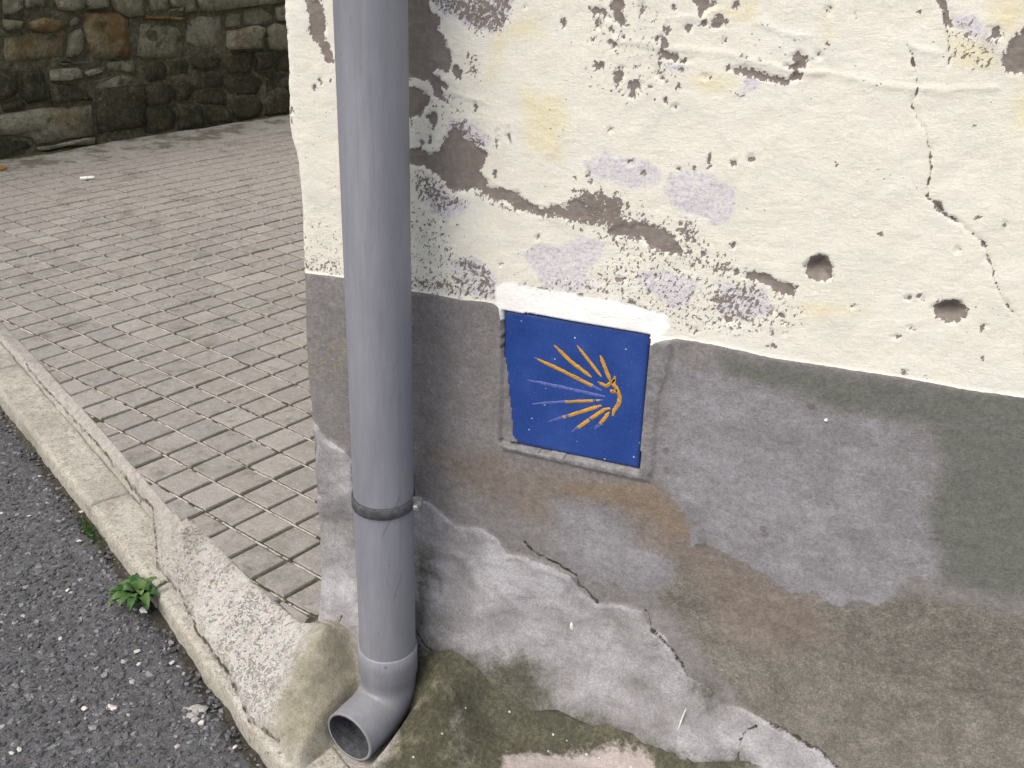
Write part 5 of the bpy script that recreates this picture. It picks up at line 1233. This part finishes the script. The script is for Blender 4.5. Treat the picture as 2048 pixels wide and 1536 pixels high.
tube(el, 'elbow', dp, M_PIPE)
# clamp
M_STEEL = mat_flat('dull_steel', (0.075, 0.079, 0.09), 0.6, 0.35, 0.0, 0.35, 90)
M_ZINC = mat_flat('zinc_bolt', (0.42, 0.43, 0.44), 0.4, 0.5, 0.7, 0.3, 200)
zc = 0.313
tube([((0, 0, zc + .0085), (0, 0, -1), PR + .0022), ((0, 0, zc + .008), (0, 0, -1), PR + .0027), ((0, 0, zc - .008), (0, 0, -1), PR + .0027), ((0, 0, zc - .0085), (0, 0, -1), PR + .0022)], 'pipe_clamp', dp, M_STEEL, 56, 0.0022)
clamp = [o for o in COL.objects if o.name.startswith('pipe_clamp')][0]


def bar(a, b, w, h, name, mat, parent, bev=0.0008):
    a, b = Vector(a), Vector(b); d = (b - a).normalized()
    up = Vector((0, 0, 1)); si = d.cross(up).normalized(); up = si.cross(d)
    bm = bmesh.new()
    vs = [bm.verts.new(p + si * w * sx * .5 + up * h * sy * .5) for p in (a, b) for sx, sy in ((-1, -1), (1, -1), (1, 1), (-1, 1))]
    for f in ((0, 1, 2, 3)[::-1], (4, 5, 6, 7), (0, 1, 5, 4), (1, 2, 6, 5), (2, 3, 7, 6), (3, 0, 4, 7)):
        bm.faces.new([vs[i] for i in f])
    bmesh.ops.recalc_face_normals(bm, faces=bm.faces)
    bmesh.ops.bevel(bm, geom=bm.edges[:], offset=bev, segments=2, affect='EDGES')
    me = bpy.data.meshes.new(name); bm.to_mesh(me); bm.free(); me.materials.append(mat)
    return link(bpy.data.objects.new(name, me), parent)


M_LUG = mat_flat('weathered_steel', (0.20, 0.21, 0.22), 0.5, 0.4, 0.3, 0.35, 150)
for sgn in (1,):
    lug = bar((sgn * (PR - 0.002), 0.004, zc), (sgn * (PR + 0.016), 0.004, zc), 0.006, 0.022, 'lug', M_LUG, clamp)
    bolt = bar((sgn * (PR + 0.0085), 0.003, zc - .002), (sgn * (PR + 0.0085), -0.005, zc - .002), 0.0095, 0.0095, 'bolt', M_ZINC, clamp, 0.002)
bar((0, PR - 0.001, zc), (0, PR + 0.048, zc), 0.008, 0.008, 'wall_stud', M_STEEL, clamp)
bar((-PR - 0.007, 0.012, zc), (-PR + 0.004, 0.012, zc), 0.006, 0.020, 'lug', M_STEEL, clamp)

# ================================================================== SMALL THINGS
M_LEAF = mat_leaf()
wx, wy = TR['WEED'][0]
weed = empty('weed', (wx, wy, float(road_z(np.float64(wx)))), 'small green broad leaved weed growing in the gutter at a kerb joint', 'plant')
for (tp, wd) in TR['WLEAF'] + [((a + rnd.uniform(-.012, .012), b + rnd.uniform(-.012, .012)), w * 0.8) for (a, b), w in TR['WLEAF']] + [((wx + 0.03 * math.cos(k * 0.8), wy + 0.03 * math.sin(k * 0.8)), 0.013) for k in range(8)]:
    d = Vector((tp[0] - wx, tp[1] - wy, 0)); L = d.length * 1.02 * rnd.uniform(.8, 1.05); d.normalize(); si = Vector((-d.y, d.x, 0))
    n1 = 8; vs, fs = [], []
    lift = rnd.uniform(0.018, 0.036); wave = rnd.uniform(0, 6)
    for i in range(n1 + 1):
        t = i / n1
        w = wd * 0.8 * (math.sin(math.pi * min(1, 0.10 + 0.9 * t) ** 0.85) ** 0.8 if t < 1 else 0.02)
        if t < 0.22:
            w = wd * (0.14 + 1.6 * t)
        zc_ = 0.006 + lift * math.sin(math.pi * (0.10 + 0.62 * t)) 
        for k in (-1, -.5, 0, .5, 1):
            ripple = 0.0018 * math.sin(9 * t + wave + k * 2)
            p = d * (L * t) + si * (w * k) + Vector((0, 0, zc_ + abs(k) * w * 0.35 + ripple))
            vs.append(tuple(p))
    for i in range(n1):
        for k in range(4):
            fs.append((5 * i + k, 5 * i + k + 1, 5 * i + k + 6, 5 * i + k + 5))
    mesh_obj('leaf', vs, fs, M_LEAF, weed)
wx, wy = TR['WEED'][1]
tuft = empty('moss_tuft', (wx, wy, float(road_z(np.float64(wx))) - 0.008), 'tiny green tuft of moss and grass against the kerb edge', 'plant')
vs, fs = [], []
for k in range(120):
    a = rnd.uniform(0, 6.28); r = abs(rnd.gauss(0, 1))
    s = 0.030 * rnd.gauss(0, 1); q = 0.008 * rnd.gauss(0, 1)
    bx_, by_ = KD[0] * s + KN[0] * q, KD[1] * s + KN[1] * q
    h = rnd.uniform(.006, .018); w = rnd.uniform(.0008, .0018)
    lx, ly = rnd.gauss(0, .006), rnd.gauss(0, .006)
    c_, s2 = math.cos(a), math.sin(a)
    i0 = len(vs)
    vs += [(bx_ - c_ * w, by_ - s2 * w, 0), (bx_ + c_ * w, by_ + s2 * w, 0), (bx_ + lx * .6 + c_ * w, by_ + ly * .6 + s2 * w, h * .7), (bx_ + lx * .6 - c_ * w, by_ + ly * .6 - s2 * w, h * .7), (bx_ + lx, by_ + ly, h)]
    fs += [(i0, i0 + 1, i0 + 2, i0 + 3), (i0 + 3, i0 + 2, i0 + 4)]
tag(mesh_obj('blades', vs, fs, M_LEAF, tuft), kind='stuff')

M_PEB = mat_flat('pale_pebble', (0.50, 0.49, 0.46), 0.8, 0.3, 0, 0.25, 300)
psz = {0: .0078, 1: .0075, 2: .005, 3: .0048, 4: .0045, 7: .0045, 8: .006}
plab = ['bright white chip of stone on the asphalt just below the green weed', 'largest flat pale chip, alone left of the mortar splash on the asphalt',
        'upper of two pale pebbles on the asphalt straight below the weed', 'pale pebble near the kerb halfway between the weed and the mortar splash',
        'small pale pebble left of the largest flat chip on the asphalt', 'pale pebble on the asphalt a hand to the left of the weed',
        'pale pebble on the asphalt low left of the weed, away from the kerb', 'pale pebble close to the kerb at the bottom edge of the photo',
        'pale chip touching the lower right side of the mortar splash', 'left one of two pale pebbles in the bottom left corner of the photo',
        'right one of two pale pebbles in the bottom left corner of the photo', 'pale pebble in the gutter just above the moss tuft',
        'lower of two pale pebbles on the asphalt straight below the weed', 'pale pebble on the asphalt at the left edge of the photo',
        'pale pebble by the kerb farthest up the road of them all', 'pale pebble on the asphalt left of the kerb joint above the moss tuft',
        'pale pebble on the asphalt just below the moss tuft']
for i, (x, y) in enumerate(TR['PEB']):
    r0 = psz.get(i, .0038)
    vs = ico_v * np.array([1.25, 0.95, 0.55]) * r0 * (1 + 0.22 * rs.randn(12))[:, None]
    o = mesh_obj('white_pebble', vs, [tuple(int(t) for t in f) for f in ico_f], M_WHITE if i == 0 else M_PEB, smooth=False)
    o.location = (x, y, float(road_z(np.float64(x))) + r0 * 0.4); o.rotation_euler = (0, 0, rs.rand() * 6)
    tag(o, plab[i], 'pebble', 'pale pebbles on the asphalt')
# splash of mortar
sx_, sy_ = TR['SPLASH'][0]
M_SPL = mat_simple('dried_mortar', (0.20, 0.195, 0.185), (0.34, 0.335, 0.315), (0.50, 0.49, 0.465), 150, 400, 0.002)
spl_v, spl_f = [], []
for (ox, oy, r0) in ((0, .004, .012), (-.012, .001, .008), (.010, .010, .008), (.004, -.009, .008), (.014, -.014, .007), (-.016, -.008, .006), (.022, -.004, .004), (-.003, -.019, .005)):
    k = len(spl_v); m = 11
    rr = [r0 * rnd.uniform(.7, 1.25) for _ in range(m)]
    spl_v.append((ox, oy, rnd.uniform(.0018, .0028)))
    for f_, z_ in ((.7, .0017), (1, -.001)):
        spl_v += [(ox + rr[q] * f_ * math.cos(6.283 * q / m), oy + rr[q] * f_ * math.sin(6.283 * q / m), z_) for q in range(m)]
    spl_f += [(k, k + 1 + q, k + 1 + (q + 1) % m) for q in range(m)] + [(k + 1 + q, k + 1 + m + q, k + 1 + m + (q + 1) % m, k + 1 + (q + 1) % m) for q in range(m)]
o = mesh_obj('mortar_splash', spl_v, spl_f, M_SPL); o.location = (sx_, sy_, float(road_z(np.float64(sx_))))
tag(o, 'pale ragged splash of dried mortar on the asphalt near the outlet', 'mortar splash')

bxy = TR['BUTT'][0]
o = mesh_obj('cigarette_butt', [(0, 0, 0)], [], M_WHITE)
bpy.data.objects.remove(o)
REF = Vector((0, 0, 1))
o = tube([((-.028, 0, 0), (1, 0, 0), .0065), ((-.027, 0, 0), (1, 0, 0), .0072), ((.026, 0, 0), (1, 0, 0), .0072), ((.03, 0, 0), (1, 0, 0), .0045)], 'cigarette_butt', None, M_WHITE, 12, .004)
o.location = (bxy[0], bxy[1], float(ground_plane(*bxy)) + .0085); o.rotation_euler = (0, 0, 0.75)
tag(o, 'white cigarette butt lying on the paving before the stone wall', 'litter')

och = TR['OCH']
c_ = np.mean(och, 0)
zo = float(ground_plane(*c_)) + 0.012
pl = [(p[0] - c_[0], p[1] - c_[1]) for p in och][::-1]
vs, fs = cell_mesh(pl, 'cover')
M_OCH = mat_flat('ochre_plate', (0.26, 0.15, 0.035), 0.7, 0.3, 0, 0.3, 30)
o = mesh_obj('cover_plate', vs, fs, M_OCH, smooth=False); o.location = (c_[0], c_[1], zo)
tag(o, 'ochre cover plate set in the paving at the foot of the stone wall', 'cover')
